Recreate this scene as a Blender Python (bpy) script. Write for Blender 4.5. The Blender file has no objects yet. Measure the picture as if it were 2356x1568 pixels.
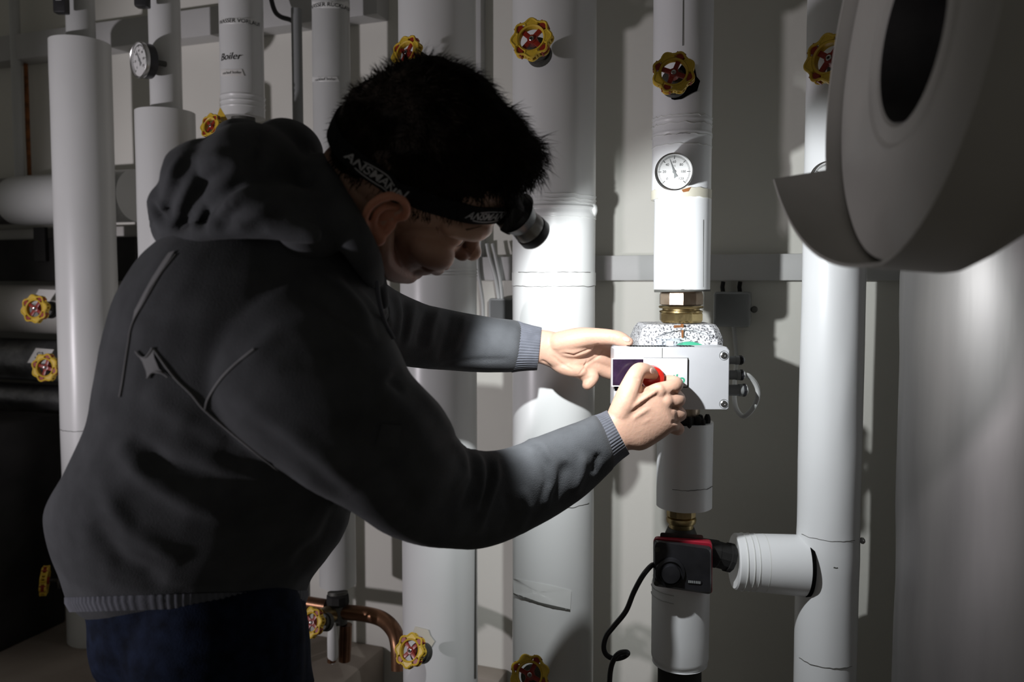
import bpy, bmesh, math, random
import numpy as np
from mathutils import Vector, Matrix, noise
from mathutils.bvhtree import BVHTree
random.seed(7); rng = np.random.default_rng(7)
S = bpy.context.scene; COL = S.collection
R = math.radians
# ------------------------------------------------------------------ camera, world, lights, exposure
F, CX, CY, TILT, EYE = 1832.0, 1178.0, 748.0, R(3.2), 1.38
cd = bpy.data.cameras.new('camera'); cam = bpy.data.objects.new('camera', cd); COL.objects.link(cam)
cam.location = (0, 0, EYE); cam.rotation_euler = (R(90)-TILT, 0, 0)
cd.sensor_width = 36; cd.lens = F/2356*36; cd.shift_y = -36/2356; cd.clip_start = .02
cd.dof.use_dof = True; cd.dof.focus_distance = 1.13; cd.dof.aperture_fstop = 4.0
S.camera = cam
S.view_settings.view_transform = 'Standard'; S.view_settings.look = 'None'
S.view_settings.exposure = 0.0; S.view_settings.gamma = 1.0; S.view_settings.use_curve_mapping = False
wd = bpy.data.worlds.new('room_ambience'); S.world = wd; wd.use_nodes = True
wd.node_tree.nodes['Background'].inputs[0].default_value = (1.0, .97, .92, 1)
wd.node_tree.nodes['Background'].inputs[1].default_value = .105

def light(name, kind, loc, aim, energy, color, **kw):
    l = bpy.data.lights.new(name, kind); l.energy = energy; l.color = color
    for k, v in kw.items(): setattr(l, k, v)
    o = bpy.data.objects.new(name, l); COL.objects.link(o); o.location = loc
    o.rotation_euler = (Vector(aim)-Vector(loc)).to_track_quat('-Z', 'Y').to_euler(); return o
# a second torch held off to the left (its edge shows on the left-hand pipes and the man's back)
light('torch_left', 'SPOT', (-1.70, .42, 1.12), (-.90, 1.02, 1.33), 43, (1.0, .94, 1.0), spot_size=R(70), spot_blend=.5, shadow_soft_size=.03)

# ------------------------------------------------------------------ geometry helpers
cT, sT = math.cos(TILT), math.sin(TILT)
def ray(px, py):
    u = (px-CX)/F; v = -(py-CY)/F
    return np.array([u, cT+v*sT, -sT+v*cT])
CAMP = np.array([0, 0, EYE])
def P(px, py, d):                      # the point at depth y = d seen at a pixel of the photograph
    D = ray(px, py); return CAMP + D*(d/D[1])
def proj(V):
    V = np.asarray(V)-CAMP; x, y, z = V[..., 0], V[..., 1], V[..., 2]
    w = y*cT-z*sT; v = y*sT+z*cT
    return np.stack([CX+F*x/w, CY-F*v/w, w], -1)
YAW = R(19.6)
WT = np.array([math.cos(YAW), -math.sin(YAW), 0]); WN = np.array([-math.sin(YAW), -math.cos(YAW), 0])
W0 = P(1500, 646, 1.5)
def onwall(px, py, off=0):
    D = ray(px, py); k = np.dot(W0+WN*off-CAMP, WN)/np.dot(D, WN); return CAMP+D*k
def oncyl(px, py, cx, cy, r):
    D = ray(px, py); a = D[0]**2+D[1]**2; b = -2*(D[0]*cx+D[1]*cy); c = cx*cx+cy*cy-r*r
    q = b*b-4*a*c; k = (-b-math.sqrt(max(q, 0)))/(2*a); return CAMP+D*k
def nrm(v): v = np.asarray(v, float); return v/max(np.linalg.norm(v), 1e-9)

class MB:
    def __init__(s): s.v = []; s.f = []; s.n = 0
    def add(s, v, f):
        v = np.asarray(v, float); s.v.append(v); n = s.n
        s.f += [tuple(int(i)+n for i in q) for q in f]; s.n += len(v); return s
    def verts(s): return np.concatenate(s.v) if s.v else np.zeros((0, 3))
    def box(s, c, h, X=(1, 0, 0), Y=(0, 1, 0), Z=(0, 0, 1), bev=0):
        c = np.asarray(c, float); A = np.array([nrm(X), nrm(Y), nrm(Z)])
        if bev:
            bm = bmesh.new(); bmesh.ops.create_cube(bm, size=2)
            for v in bm.verts: v.co = Vector((v.co.x*h[0], v.co.y*h[1], v.co.z*h[2]))
            bmesh.ops.bevel(bm, geom=bm.edges[:], offset=bev, segments=2, affect='EDGES', profile=.6)
            bm.verts.index_update()
            V = np.array([v.co[:] for v in bm.verts]); Fc = [[v.index for v in f.verts] for f in bm.faces]; bm.free()
            return s.add(c+V@A, Fc)
        V = np.array([[x, y, z] for x in (-1, 1) for y in (-1, 1) for z in (-1, 1)])*np.asarray(h)
        return s.add(c+V@A, [(0, 1, 3, 2), (4, 6, 7, 5), (0, 4, 5, 1), (2, 3, 7, 6), (0, 2, 6, 4), (1, 5, 7, 3)])
    def rings(s, rs, caps=True, closed=True):
        m = len(rs[0]); V = np.concatenate(rs); f = []
        for i in range(len(rs)-1):
            for j in range(m if closed else m-1):
                k = (j+1) % m; f.append((i*m+j, i*m+k, (i+1)*m+k, (i+1)*m+j))
        if caps:
            f.append(tuple(range(m))[::-1]); f.append(tuple((len(rs)-1)*m+j for j in range(m)))
        return s.add(V, f)
    def lathe(s, prof, o=(0, 0, 0), ax=(0, 0, 1), seg=40, caps=True, a0=0, a1=None, up=None):
        ax = nrm(ax); e1 = nrm(np.cross(ax, up if up is not None else ((0, 0, 1) if abs(ax[2]) < .9 else (0, 1, 0)))); e2 = np.cross(ax, e1)
        full = a1 is None; t = np.linspace(a0, a0+2*math.pi, seg, endpoint=False) if full else np.linspace(a0, a1, seg)
        cs = np.outer(np.cos(t), e1)+np.outer(np.sin(t), e2)
        return s.rings([np.asarray(o)+ax*z+cs*r for r, z in prof], caps and full, full)
    def tube(s, path, r, seg=10, caps=True, dense=0):
        p = np.asarray(path, float); r = np.broadcast_to(np.asarray(r, float), (len(p),)).copy()
        if dense: p, r = smooth_path(p, r, dense)
        rs = []; T = np.gradient(p, axis=0); e = None
        for i in range(len(p)):
            t = nrm(T[i])
            if e is None: e = nrm(np.cross(t, (0, 0, 1) if abs(t[2]) < .9 else (0, 1, 0)))
            e = nrm(e-t*np.dot(e, t)); b = np.cross(t, e)
            a = np.linspace(0, 2*math.pi, seg, endpoint=False)
            rs.append(p[i]+r[i]*(np.outer(np.cos(a), e)+np.outer(np.sin(a), b)))
        return s.rings(rs, caps)
    def caps_tube(s, path, r, seg=14, dense=4):      # rounded ends
        p = np.asarray(path, float); r = np.broadcast_to(np.asarray(r, float), (len(p),)).copy()
        p, r = smooth_path(p, r, dense)
        t0 = nrm(p[1]-p[0]); t1 = nrm(p[-1]-p[-2]); k = np.array([.98, .85, .6, .3]); q = np.sqrt(1-k*k)
        p = np.concatenate([[p[0]-t0*r[0]*a for a in k], p, [p[-1]+t1*r[-1]*a for a in k[::-1]]])
        r = np.concatenate([r[0]*q, r, (r[-1]*q)[::-1]]); return s.tube(p, r, seg)
    def ell(s, c, ax, n=20, m=12):
        ax = np.asarray(ax, float)
        if ax.ndim == 1: ax = np.diag(ax)
        rs = []
        for i in range(1, m):
            th = math.pi*i/m; a = np.linspace(0, 2*math.pi, n, endpoint=False)
            rs.append(np.asarray(c)+np.outer(np.sin(th)*np.cos(a), ax[0])+np.outer(np.sin(th)*np.sin(a), ax[1])+math.cos(th)*ax[2])
        return s.rings(rs)
    def prism(s, poly, M, z0, z1):        # 2-D outline in the xy plane of a 4x4 frame
        poly = np.asarray(poly); n = len(poly); A = np.array(M)
        V = np.concatenate([np.c_[poly, np.full(n, z0)], np.c_[poly, np.full(n, z1)]])
        V = V@A[:3, :3].T+A[:3, 3]
        return s.add(V, [tuple(range(n))[::-1], tuple(range(n, 2*n))]+[(i, (i+1) % n, n+(i+1) % n, n+i) for i in range(n)])
    def build(s, name, mat, parent=None, smooth=True, flat_angle=35):
        V = s.verts()
        if parent is not None: V = (np.c_[V, np.ones(len(V))]@np.array(parent['_inv']).reshape(4, 4).T)[:, :3]
        me = bpy.data.meshes.new(name); me.from_pydata(V.tolist(), [], s.f); me.update()
        o = bpy.data.objects.new(name, me); COL.objects.link(o)
        if mat is not None: me.materials.append(mat)
        bm = bmesh.new(); bm.from_mesh(me); bmesh.ops.recalc_face_normals(bm, faces=bm.faces[:]); bm.to_mesh(me); bm.free()
        if smooth:
            me.shade_smooth()
            if flat_angle: me.set_sharp_from_angle(angle=R(flat_angle))
        if parent is not None:
            o.parent = parent; o['_inv'] = parent['_inv']
        else: o['_inv'] = sum((list(r) for r in Matrix.Identity(4)), [])
        return o
def smooth_path(p, r, n):
    p = np.asarray(p, float); r = np.asarray(r, float); N = len(p)
    if N < 3:
        t = np.linspace(0, 1, n+1)[:, None]; return p[0]+(p[-1]-p[0])*t, r[0]+(r[-1]-r[0])*t[:, 0]
    Q = np.c_[p, r]; E = np.vstack([2*Q[0]-Q[1], Q, 2*Q[-1]-Q[-2]]); out = []
    for i in range(N-1):
        a, b, c, d = E[i:i+4]
        for k in range(n):
            t = k/n; out.append(.5*((2*b)+(c-a)*t+(2*a-5*b+4*c-d)*t*t+(3*b-a-3*c+d)*t**3))
    out.append(Q[-1]); out = np.array(out); return out[:, :3], out[:, 3]
def thing(name, label, cat, loc=(0, 0, 0), M=None, group=None):
    o = bpy.data.objects.new(name, None); COL.objects.link(o); o.empty_display_size = .05
    M = Matrix(M) if M is not None else Matrix.Translation(Vector(loc))
    o.matrix_world = M; o['_inv'] = sum((list(r) for r in M.inverted()), [])
    o['label'] = label; o['category'] = cat
    if group: o['group'] = group
    return o
def tag(o, label, cat, group=None):
    o['label'] = label; o['category'] = cat
    if group: o['group'] = group
    return o
def struct(o): o['kind'] = 'structure'; return o
def frame(o, z, up=(0, 0, 1)):          # 4x4 with z as local +Z and 'up' near local +Y
    z = nrm(z); x = nrm(np.cross(up, z)); y = np.cross(z, x); M = np.eye(4)
    M[:3, 0] = x; M[:3, 1] = y; M[:3, 2] = z; M[:3, 3] = o; return M
def text_mesh(body, size, shear=0, bold=0, align='CENTER'):
    c = bpy.data.curves.new('t', 'FONT'); c.body = body; c.size = size; c.shear = shear; c.offset = bold
    c.align_x = align; c.align_y = 'CENTER'; c.resolution_u = 3
    o = bpy.data.objects.new('t', c); COL.objects.link(o)
    bpy.context.view_layer.update(); me = bpy.data.meshes.new_from_object(o.evaluated_get(bpy.context.evaluated_depsgraph_get()))
    V = np.array([v.co[:] for v in me.vertices]); fc = [tuple(p.vertices) for p in me.polygons]
    bpy.data.objects.remove(o); bpy.data.curves.remove(c); bpy.data.meshes.remove(me)
    return (V if len(V) else np.zeros((0, 3))), fc
def flat_text(mb, body, size, M, off=0, **k):
    V, f = text_mesh(body, size, **k); V = V.copy(); V[:, 2] = off; M = np.array(M)
    return mb.add(V@M[:3, :3].T+M[:3, 3], f)

# ------------------------------------------------------------------ materials
def mat(name, col, rough=.5, metal=0, var=.06, scale=12, bump=0, bscale=60, spec=.5, sheen=0, sss=0, trans=0, streak=False, attr=None, col2=None, coat=0):
    m = bpy.data.materials.new(name); m.use_nodes = True; nt = m.node_tree; b = nt.nodes['Principled BSDF']
    b.inputs['Roughness'].default_value = rough; b.inputs['Metallic'].default_value = metal
    b.inputs['Specular IOR Level'].default_value = spec
    if coat: b.inputs['Coat Weight'].default_value = coat; b.inputs['Coat Roughness'].default_value = .15
    if sheen: b.inputs['Sheen Weight'].default_value = sheen; b.inputs['Sheen Roughness'].default_value = .45
    if sss:
        b.inputs['Subsurface Weight'].default_value = sss; b.inputs['Subsurface Radius'].default_value = (.012, .004, .002); b.inputs['Subsurface Scale'].default_value = .6
    tc = nt.nodes.new('ShaderNodeTexCoord'); n = nt.nodes.new('ShaderNodeTexNoise'); n.inputs['Scale'].default_value = scale; n.inputs['Detail'].default_value = 6
    src = tc.outputs['Object']
    if streak:
        mp = nt.nodes.new('ShaderNodeMapping'); mp.inputs['Scale'].default_value = (1, 1, .12); nt.links.new(src, mp.inputs[0]); src = mp.outputs[0]
    nt.links.new(src, n.inputs['Vector'])
    rp = nt.nodes.new('ShaderNodeValToRGB'); c = np.array(col); c2 = np.array(col2) if col2 is not None else c*(1-2*var)
    rp.color_ramp.elements[0].position = .3; rp.color_ramp.elements[1].position = .7
    rp.color_ramp.elements[0].color = (*c2, 1); rp.color_ramp.elements[1].color = (*np.minimum(c*(1+var), 1), 1)
    nt.links.new(n.outputs['Fac'], rp.inputs[0]); out = rp.outputs[0]
    if attr:
        a = nt.nodes.new('ShaderNodeVertexColor'); a.layer_name = attr; mx = nt.nodes.new('ShaderNodeMix'); mx.data_type = 'RGBA'; mx.blend_type = 'MULTIPLY'
        mx.inputs['Factor'].default_value = 1; nt.links.new(out, mx.inputs['A']); nt.links.new(a.outputs[0], mx.inputs['B']); out = mx.outputs['Result']
    nt.links.new(out, b.inputs['Base Color'])
    if bump:
        n2 = nt.nodes.new('ShaderNodeTexNoise'); n2.inputs['Scale'].default_value = bscale; n2.inputs['Detail'].default_value = 5; nt.links.new(src, n2.inputs['Vector'])
        bp = nt.nodes.new('ShaderNodeBump'); bp.inputs['Strength'].default_value = bump; bp.inputs['Distance'].default_value = .002
        nt.links.new(n2.outputs['Fac'], bp.inputs['Height']); nt.links.new(bp.outputs[0], b.inputs['Normal'])
    return m
M_ = {}
M_['wall'] = mat('wall_plaster', (.72, .71, .65), .85, var=.03, scale=3, bump=.15, bscale=90)
M_['rail'] = mat('grey_trunking', (.50, .50, .49), .5, var=.03)
M_['pvc'] = mat('pvc_jacket', (.70, .71, .70), .33, var=.025, scale=5, bump=.08, bscale=14)
M_['pvcw'] = mat('white_pvc_jacket', (.82, .83, .84), .38, var=.02, scale=7, bump=.1, bscale=25)
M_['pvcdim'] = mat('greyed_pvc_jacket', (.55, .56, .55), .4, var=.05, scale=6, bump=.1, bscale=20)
M_['tape'] = mat('aged_tape', (.66, .63, .52), .45, var=.08, scale=14)
M_['tape2'] = mat('white_tape', (.72, .73, .71), .4, var=.04, scale=14)
M_['seam'] = mat('dark_seam', (.10, .10, .09), .8)  # dark line colour for seams, joints and gaps
M_['yellow'] = mat('yellow_plastic', (.72, .48, .045), .35, var=.1, scale=40, sss=.1)
M_['red'] = mat('red_plastic', (.30, .025, .012), .35, var=.15, scale=30)
M_['redknob'] = mat('red_knob_plastic', (.55, .02, .012), .3)
M_['steel'] = mat('steel', (.55, .55, .54), .3, 1, var=.1, scale=30)
M_['dsteel'] = mat('dull_dark_steel', (.10, .10, .09), .55, .6, var=.3, scale=30, bump=.3)
M_['brass'] = mat('tarnished_brass', (.47, .37, .18), .33, 1, var=.3, scale=25, col2=(.25, .18, .09), bump=.15, bscale=120)
M_['nickel'] = mat('stained_nickel', (.55, .47, .38), .32, 1, scale=18, col2=(.30, .20, .13), bump=.15, bscale=120)
M_['copper'] = mat('old_copper_pipe', (.26, .13, .07), .35, .85, scale=14, col2=(.09, .05, .035), bump=.2)
M_['rust'] = mat('rust_stain', (.30, .11, .03), .8, var=.3, scale=60)
M_['black'] = mat('black_plastic', (.018, .018, .021), .4, var=.2, scale=30)
M_['blackfoam'] = mat('torn_black_foam', (.015, .014, .012), .9, var=.4, scale=80, bump=.6, bscale=200)
M_['void'] = mat('black_for_openings', (.004, .004, .004), 1, spec=0)
M_['alu'] = mat('cast_aluminium_box', (.74, .75, .78), .42, .3, var=.02, scale=20, bump=.05, bscale=300)
M_['panel'] = mat('pale_panel', (.80, .80, .82), .4, var=.01)
M_['display'] = mat('dark_display', (.035, .018, .045), .15, var=.3, scale=40, bump=.03)
M_['green'] = mat('green_print', (.06, .42, .25), .5)
M_['grey'] = mat('grey_plastic', (.27, .28, .28), .5, var=.03)
M_['lgrey'] = mat('light_grey_plastic', (.55, .56, .55), .5, var=.03)
M_['dgrey'] = mat('charcoal_foil_jacket', (.44, .43, .40), .6, var=.06, scale=9, bump=.1)
M_['bore'] = mat('lagging_bore', (.02, .019, .018), .9, var=.4, scale=20)
M_['tank'] = mat('brushed_foil', (.27, .26, .25), .48, .75, scale=6, col2=(.11, .105, .105), bump=.5, bscale=9, streak=True)
M_['concrete'] = mat('stained_concrete', (.40, .35, .30), .85, scale=5, col2=(.24, .20, .165), bump=.3, bscale=40)
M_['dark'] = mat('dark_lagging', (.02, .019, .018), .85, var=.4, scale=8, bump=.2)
M_['foil'] = mat('crinkled_foil', (.30, .30, .31), .35, .8, scale=30, col2=(.16, .16, .17), bump=.8, bscale=60)
M_['hoodie'] = mat('charcoal_fleece', (.068, .071, .076), .9, var=.12, scale=25, bump=.25, bscale=700, spec=.1, sheen=.06)
M_['rib'] = mat('ribbed_cuff_knit', (.105, .11, .13), .9, var=.1, scale=60, bump=.2, bscale=600, spec=.15, sheen=.2)
M_['piping'] = mat('grey_piping', (.24, .24, .245), .7, var=.1, spec=.2)
M_['jeans'] = mat('dark_denim', (.008, .013, .030), .9, var=.3, scale=60, bump=.3, bscale=500, spec=.1)
M_['skin'] = mat('skin', (.60, .37, .27), .5, var=.06, scale=35, bump=.18, bscale=260, sss=.25, attr='tint', spec=.35)
M_['nail'] = mat('fingernail', (.66, .44, .36), .3, var=.02)
M_['hair'] = mat('dark_brown_hair', (.013, .010, .007), .75, var=.35, scale=60, spec=.06)
M_['strap'] = mat('black_elastic', (.010, .010, .011), .85, spec=.15)
M_['print'] = mat('pale_grey_print', (.42, .42, .43), .7)
M_['ink'] = mat('black_ink', (.02, .02, .02), .6)
M_['dial'] = mat('white_dial', (.85, .85, .84), .4, var=.01)
M_['styro'] = None
M_['paper'] = mat('paper_tag', (.70, .69, .66), .8, var=.04)
M_['shoe'] = mat('black_leather', (.015, .014, .013), .5)
def styro():
    m = mat('speckled_foam_shell', (.72, .72, .74), .6); nt = m.node_tree; b = nt.nodes['Principled BSDF']
    v = nt.nodes.new('ShaderNodeTexNoise'); v.inputs['Scale'].default_value = 380; v.inputs['Detail'].default_value = 2
    tc = nt.nodes.new('ShaderNodeTexCoord'); nt.links.new(tc.outputs['Object'], v.inputs['Vector'])
    r = nt.nodes.new('ShaderNodeValToRGB'); r.color_ramp.elements[0].position = .40; r.color_ramp.elements[1].position = .5
    r.color_ramp.elements[0].color = (.10, .10, .11, 1); r.color_ramp.elements[1].color = (.72, .72, .74, 1)
    nt.links.new(v.outputs['Fac'], r.inputs[0]); nt.links.new(r.outputs[0], b.inputs['Base Color']); return m
M_['styro'] = styro()
def glassmat(name, tint=(1, 1, 1)):
    m = bpy.data.materials.new(name); m.use_nodes = True; nt = m.node_tree; nt.nodes.remove(nt.nodes['Principled BSDF'])
    t = nt.nodes.new('ShaderNodeBsdfTransparent'); t.inputs[0].default_value = (*tint, 1); g = nt.nodes.new('ShaderNodeBsdfGlossy'); g.inputs['Roughness'].default_value = .05
    mx = nt.nodes.new('ShaderNodeMixShader'); mx.inputs[0].default_value = .05
    nt.links.new(t.outputs[0], mx.inputs[1]); nt.links.new(g.outputs[0], mx.inputs[2])
    nt.links.new(mx.outputs[0], nt.nodes['Material Output'].inputs[0]); return m
M_['glass'] = glassmat('gauge_glass'); M_['clear'] = glassmat('clear_plastic', (.86, .88, .9))

# ------------------------------------------------------------------ head frame (needed for the lamp light)
HY, HP, HR, HS = R(22.7), R(31.6), R(39.5), .945
_h = np.array([math.cos(HY), math.sin(HY), 0]); _r = np.array([math.sin(HY), -math.cos(HY), 0]); _z = np.array([0, 0, 1.])
HF_ = _h*math.cos(HP)-_z*math.sin(HP); _u = _h*math.sin(HP)+_z*math.cos(HP)
HR_ = _r*math.cos(HR)-_u*math.sin(HR); HU_ = _u*math.cos(HR)+_r*math.sin(HR)
HO = P(900, 515, .802)-.078*HS*HR_
def H(f, s, u): return HO+HS*(f*HF_+s*HR_+u*HU_)
LAMP = P(1194, 502, float(proj(H(.13, 0, .065))[2]))
AIM = LAMP+np.array([math.cos(R(-33))*math.sin(R(45)), math.cos(R(-33))*math.cos(R(45)), math.sin(R(-33))])
LDIR = nrm(AIM-LAMP)
light('headlamp_beam', 'SPOT', LAMP+LDIR*.036, AIM, 11.6, (.95, .98, 1.0), spot_size=R(117), spot_blend=.30, shadow_soft_size=.006)
# ------------------------------------------------------------------ room shell
def wallbox(name, u0, u1, z0, z1, n0, n1, m, bev=0, parent=None):
    c = W0+WT*(u0+u1)/2+WN*(n0+n1)/2; c = np.array([c[0], c[1], (z0+z1)/2])
    return MB().box(c, ((u1-u0)/2, abs(n1-n0)/2, (z1-z0)/2), WT, WN, (0, 0, 1), bev).build(name, m, parent)
def wu(px, py=646, off=0): return float(np.dot(onwall(px, py, off)-W0, WT))
def wz(px, py, off=0): return float(onwall(px, py, off)[2])
struct(wallbox('wall_back', -3.2, 1.6, 0, 2.75, 0, -.1, M_['wall']))
fl = MB().box((-.6, .2, -.05), (3.4, 3.0, .05)).build('floor', M_['concrete']); struct(fl)
struct(MB().box((-.6, .2, 2.80), (3.4, 3.0, .05)).build('ceiling', M_['wall']))
struct(MB().box((1.45, -.6, 1.375), (.05, 2.1, 1.375)).build('bounce_wall_right', M_['wall']))  # unseen wall, added to bounce the headlamp beam back
# cable trunking along the wall: the lower run at eye height, the upper run at the top left
tr = wallbox('trim_1', wu(1080), 1.5, wz(1450, 645, .03), wz(1450, 587, .03), 0, .03, M_['rail'], .002); struct(tr)
ua = wu(420, 60, .03); za0, za1 = wz(420, 88, .05), wz(420, 24, .05)
tr = wallbox('trim_2', wu(222), wu(900), za0, za1, 0, .05, M_['rail'], .002); struct(tr)
tr = wallbox('trim_3', -3.0, wu(218), za0, za1, 0, .05, M_['rail'], .002); struct(tr)
lz = wz(800, 1470)
pl = wallbox('trim_4', -3.0, wu(878), 0, lz, 0, .42, M_['concrete'], .01); struct(pl)
pl = wallbox('trim_5', wu(1085), wu(1168), 0, wz(1130, 1532), 0, .05, M_['concrete'], .006); struct(pl)
# vertical channel between the two thick pipes
struct(wallbox('trim_6', wu(1098), wu(1118), wz(1450, 587, .03), 2.75, 0, .025, M_['rail'], .002))

# ------------------------------------------------------------------ pipes
class Pipe: pass
def zc(px, py, p): return float(oncyl(px, py, p.x, p.y, p.r)[2])
def pipe_geo(pxl, pxr, yref, d):
    p = Pipe(); m = (pxl+pxr)/2; q = P(m, yref, d); p.x, p.y = float(q[0]), float(q[1])
    p.r = (pxr-pxl)/2/F*float(proj(q)[2])*math.cos(math.atan2(q[0], q[1])); p.px = m
    # exact tangency
    for _ in range(4):
        a = math.atan2(p.x, p.y); D = math.hypot(p.x, p.y); b = math.asin(p.r/D)
        l, r = math.tan(a-b), math.tan(a+b); k = F*p.y/float(proj([p.x, p.y, q[2]])[2])
        L, Rr = CX+k*l, CX+k*r; p.x += ((pxl+pxr)-(L+Rr))/2/F*d; p.r *= (pxr-pxl)/(Rr-L)
    return p
def jacket(p, z0, z1, name, m, parent, lumps=(), rough=.0006, seg=56, step=.03, ends=True):
    zs = np.unique(np.round(np.r_[np.linspace(z0, z1, max(2, int((z1-z0)/step))), [z for zl, w, a in lumps for z in np.linspace(zl-2*w, zl+2*w, 9)]], 5)); zs = zs[(zs >= z0-1e-4) & (zs <= z1+1e-4)]
    t = np.linspace(0, 2*math.pi, seg, endpoint=False); rs = []
    for z in zs:
        rr = p.r+sum(a*math.exp(-((z-zl)/w)**2) for zl, w, a in lumps)
        rr = rr+rough*np.array([noise.noise(Vector((math.cos(k)*2+p.x*9, math.sin(k)*2, z*9))) for k in t])
        rs.append(np.c_[p.x+rr*np.cos(t), p.y+rr*np.sin(t), np.full(seg, z)])
    mb = MB()
    if ends:
        def ring(z, k): return np.c_[p.x+k*p.r*np.cos(t), p.y+k*p.r*np.sin(t), np.full(seg, z)]
        rs = [ring(zs[0]+.001, .55), ring(zs[0], .96)]+rs+[ring(zs[-1], .96), ring(zs[-1]-.001, .55)]
    mb.rings(rs); return mb.build(name, m, parent)
def band(p, z0, z1, name, m, parent, proud=.0012, tilt=0, a0=None, a1=None, wob=.0006):
    t = np.linspace(0, 2*math.pi, 73) if a0 is None else np.linspace(a0, a1, 40)
    w = tilt*np.cos(t)+wob*np.array([noise.noise(Vector((math.cos(k)*6, math.sin(k)*6, z0*50))) for k in t])
    mb = MB(); rs = []
    for r, z in ((p.r-.002, z0), (p.r+proud, z0), (p.r+proud, z1), (p.r-.002, z1)):
        rs.append(np.c_[p.x+r*np.cos(t), p.y+r*np.sin(t), z+w])
    mb.rings(rs+[rs[0]], caps=False, closed=False); return mb.build(name, m, parent)
def seamline(p, z, name, parent, tilt=0, a0=-2.6, a1=-.6, th=.0006, m=None):
    return band(p, z-th, z+th, name, m or M_['seam'], parent, .0007, tilt, a0, a1, .0015)
def patch(p, poly, name, m, parent, off=.001):        # polygon of photograph pixels laid on the round jacket
    pts = []
    n = len(poly)
    for i in range(n):
        a, b = np.array(poly[i], float), np.array(poly[(i+1) % n], float)
        for k in range(4): pts.append(a+(b-a)*k/4)
    pts = np.array(pts); c = pts.mean(0); rings = []
    for s in (1, .75, .5, .25): rings.append(np.array([oncyl(*(c+(q-c)*s), p.x, p.y, p.r+off) for q in pts]))
    mb = MB(); mb.rings(rings, caps=False); cc = oncyl(*c, p.x, p.y, p.r+off); k = len(pts)
    mb.add(np.vstack([rings[-1], cc]), [(i, (i+1) % k, k) for i in range(k)]); return mb.build(name, m, parent)
def cyl_text(mb, p, body, size, px, py, off=.0012, **k):
    V, f = text_mesh(body, size, **k); q = oncyl(px, py, p.x, p.y, p.r); a = math.atan2(q[1]-p.y, q[0]-p.x)
    th = a+V[:, 0]/p.r; rr = p.r+off
    return mb.add(np.c_[p.x+rr*np.cos(th), p.y+rr*np.sin(th), q[2]+V[:, 1]], f)
def pthing(name, label, p, z0): return thing(name, label, 'pipe', (p.x, p.y, z0))

# left-most thick pipe and its bare pipe above
pL1 = pipe_geo(116, 262, 300, 1.74); z1 = zc(185, 82, pL1)
t = pthing('insulated_pipe', 'thick grey insulated vertical pipe at far left of the wall', pL1, 0)
jacket(pL1, 0, z1, 'jacket', M_['pvc'], t); 
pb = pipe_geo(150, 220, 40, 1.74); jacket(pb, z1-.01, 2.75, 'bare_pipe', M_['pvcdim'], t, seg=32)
seamline(pL1, zc(185, 992, pL1), 'seam', t)
# second
pL2 = pipe_geo(311, 452, 350, 1.66); z1 = zc(380, 246, pL2)
t = pthing('insulated_pipe', 'insulated vertical pipe behind the raised hood, stepped narrower at gauge height', pL2, 0)
jacket(pL2, 0, z1, 'jacket', M_['pvc'], t)
pb2 = pipe_geo(342, 418, 120, 1.66); jacket(pb2, z1-.01, 2.75, 'bare_pipe', M_['pvc'], t, seg=32)
# black lever handles at the very top edge
for (px, pyb, w, lab, pp) in ((142, 32, 22, 'black valve lever on the far left bare pipe', pb), (328, 18, 19, 'black valve lever on the pipe above the left thermometer', pb2)):
    c = oncyl(pp.px-2, pyb-30, pp.x, pp.y, pp.r); e = P(px, pyb, c[1]-.04); tl = thing('valve_lever', lab, 'lever', c)
    MB().box((e+[0, 0, .05]), (.013, .010, .05), bev=.004).build('grip', M_['black'], tl)
    MB().box(e+[.0, -.0105, .06], (.006, .001, .036), bev=.0006).build('inlay', M_['lgrey'], tl)
    MB().tube([e+[0, .0, .085], c+[0, .03, .02+.05]], .008).build('stem', M_['dsteel'], tl)
# boiler pipe
pBo = pipe_geo(505, 608, 130, 1.58); zb = zc(556, 262, pBo)
t = pthing('insulated_pipe', 'grey hanging insulated pipe marked Boiler by hand, cut open at its lower end', pBo, zb)
z_r = zc(556, 215, pBo)
jacket(pBo, zb, 2.75, 'jacket', M_['pvc'], t, lumps=[(z_r, .002, .0015), (zc(556, 228, pBo), .0015, .0012), (zc(556, 240, pBo), .0015, .001)])
core = Pipe(); core.x, core.y, core.r = pBo.x, pBo.y, pBo.r*.55; jacket(core, .5, zb+.01, 'inner_pipe', M_['dsteel'], t, seg=24)
mb = MB(); cyl_text(mb, pBo, 'Boiler', .0185, 527, 130, shear=.3); mb.build('handwriting', M_['ink'], t)
def strip(p, px0, px1, py, hpx, text, size, parent, m):
    patch(p, [(px0, py-hpx), (px1, py-hpx), (px1+6, py+hpx), (px0, py+hpx)], 'label_strip', m, parent, .0012)
    mb = MB(); cyl_text(mb, p, text, size, (px0+px1)/2, py, .0018); mb.build('lettering', M_['ink'], parent)
strip(pBo, 508, 588, 48, 7, 'WASSER VORLAUF', .0105, t, M_['tape2']); strip(pBo, 508, 556, 167, 8, 'vorlauf boiler', .0072, t, M_['paper'])
# slender dark pipe
pS = pipe_geo(672, 697, 200, 1.62)
t = pthing('slender_pipe', 'slender grey pipe between the two labelled pipes', pS, .6); jacket(pS, .55, wz(680, 30, .1), 'tube', M_['grey'], t, seg=20, rough=0)
tag(MB().tube([onwall(618, -30, .09), onwall(630, 20, .09), onwall(645, 38, .09), onwall(672, 48, .09), onwall(684, 70, .1), onwall(685, 120, .1)], .005, dense=5).build('cable', M_['black']), 'thin black cable crossing the upper trunking to the slender pipe', 'cable')
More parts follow.
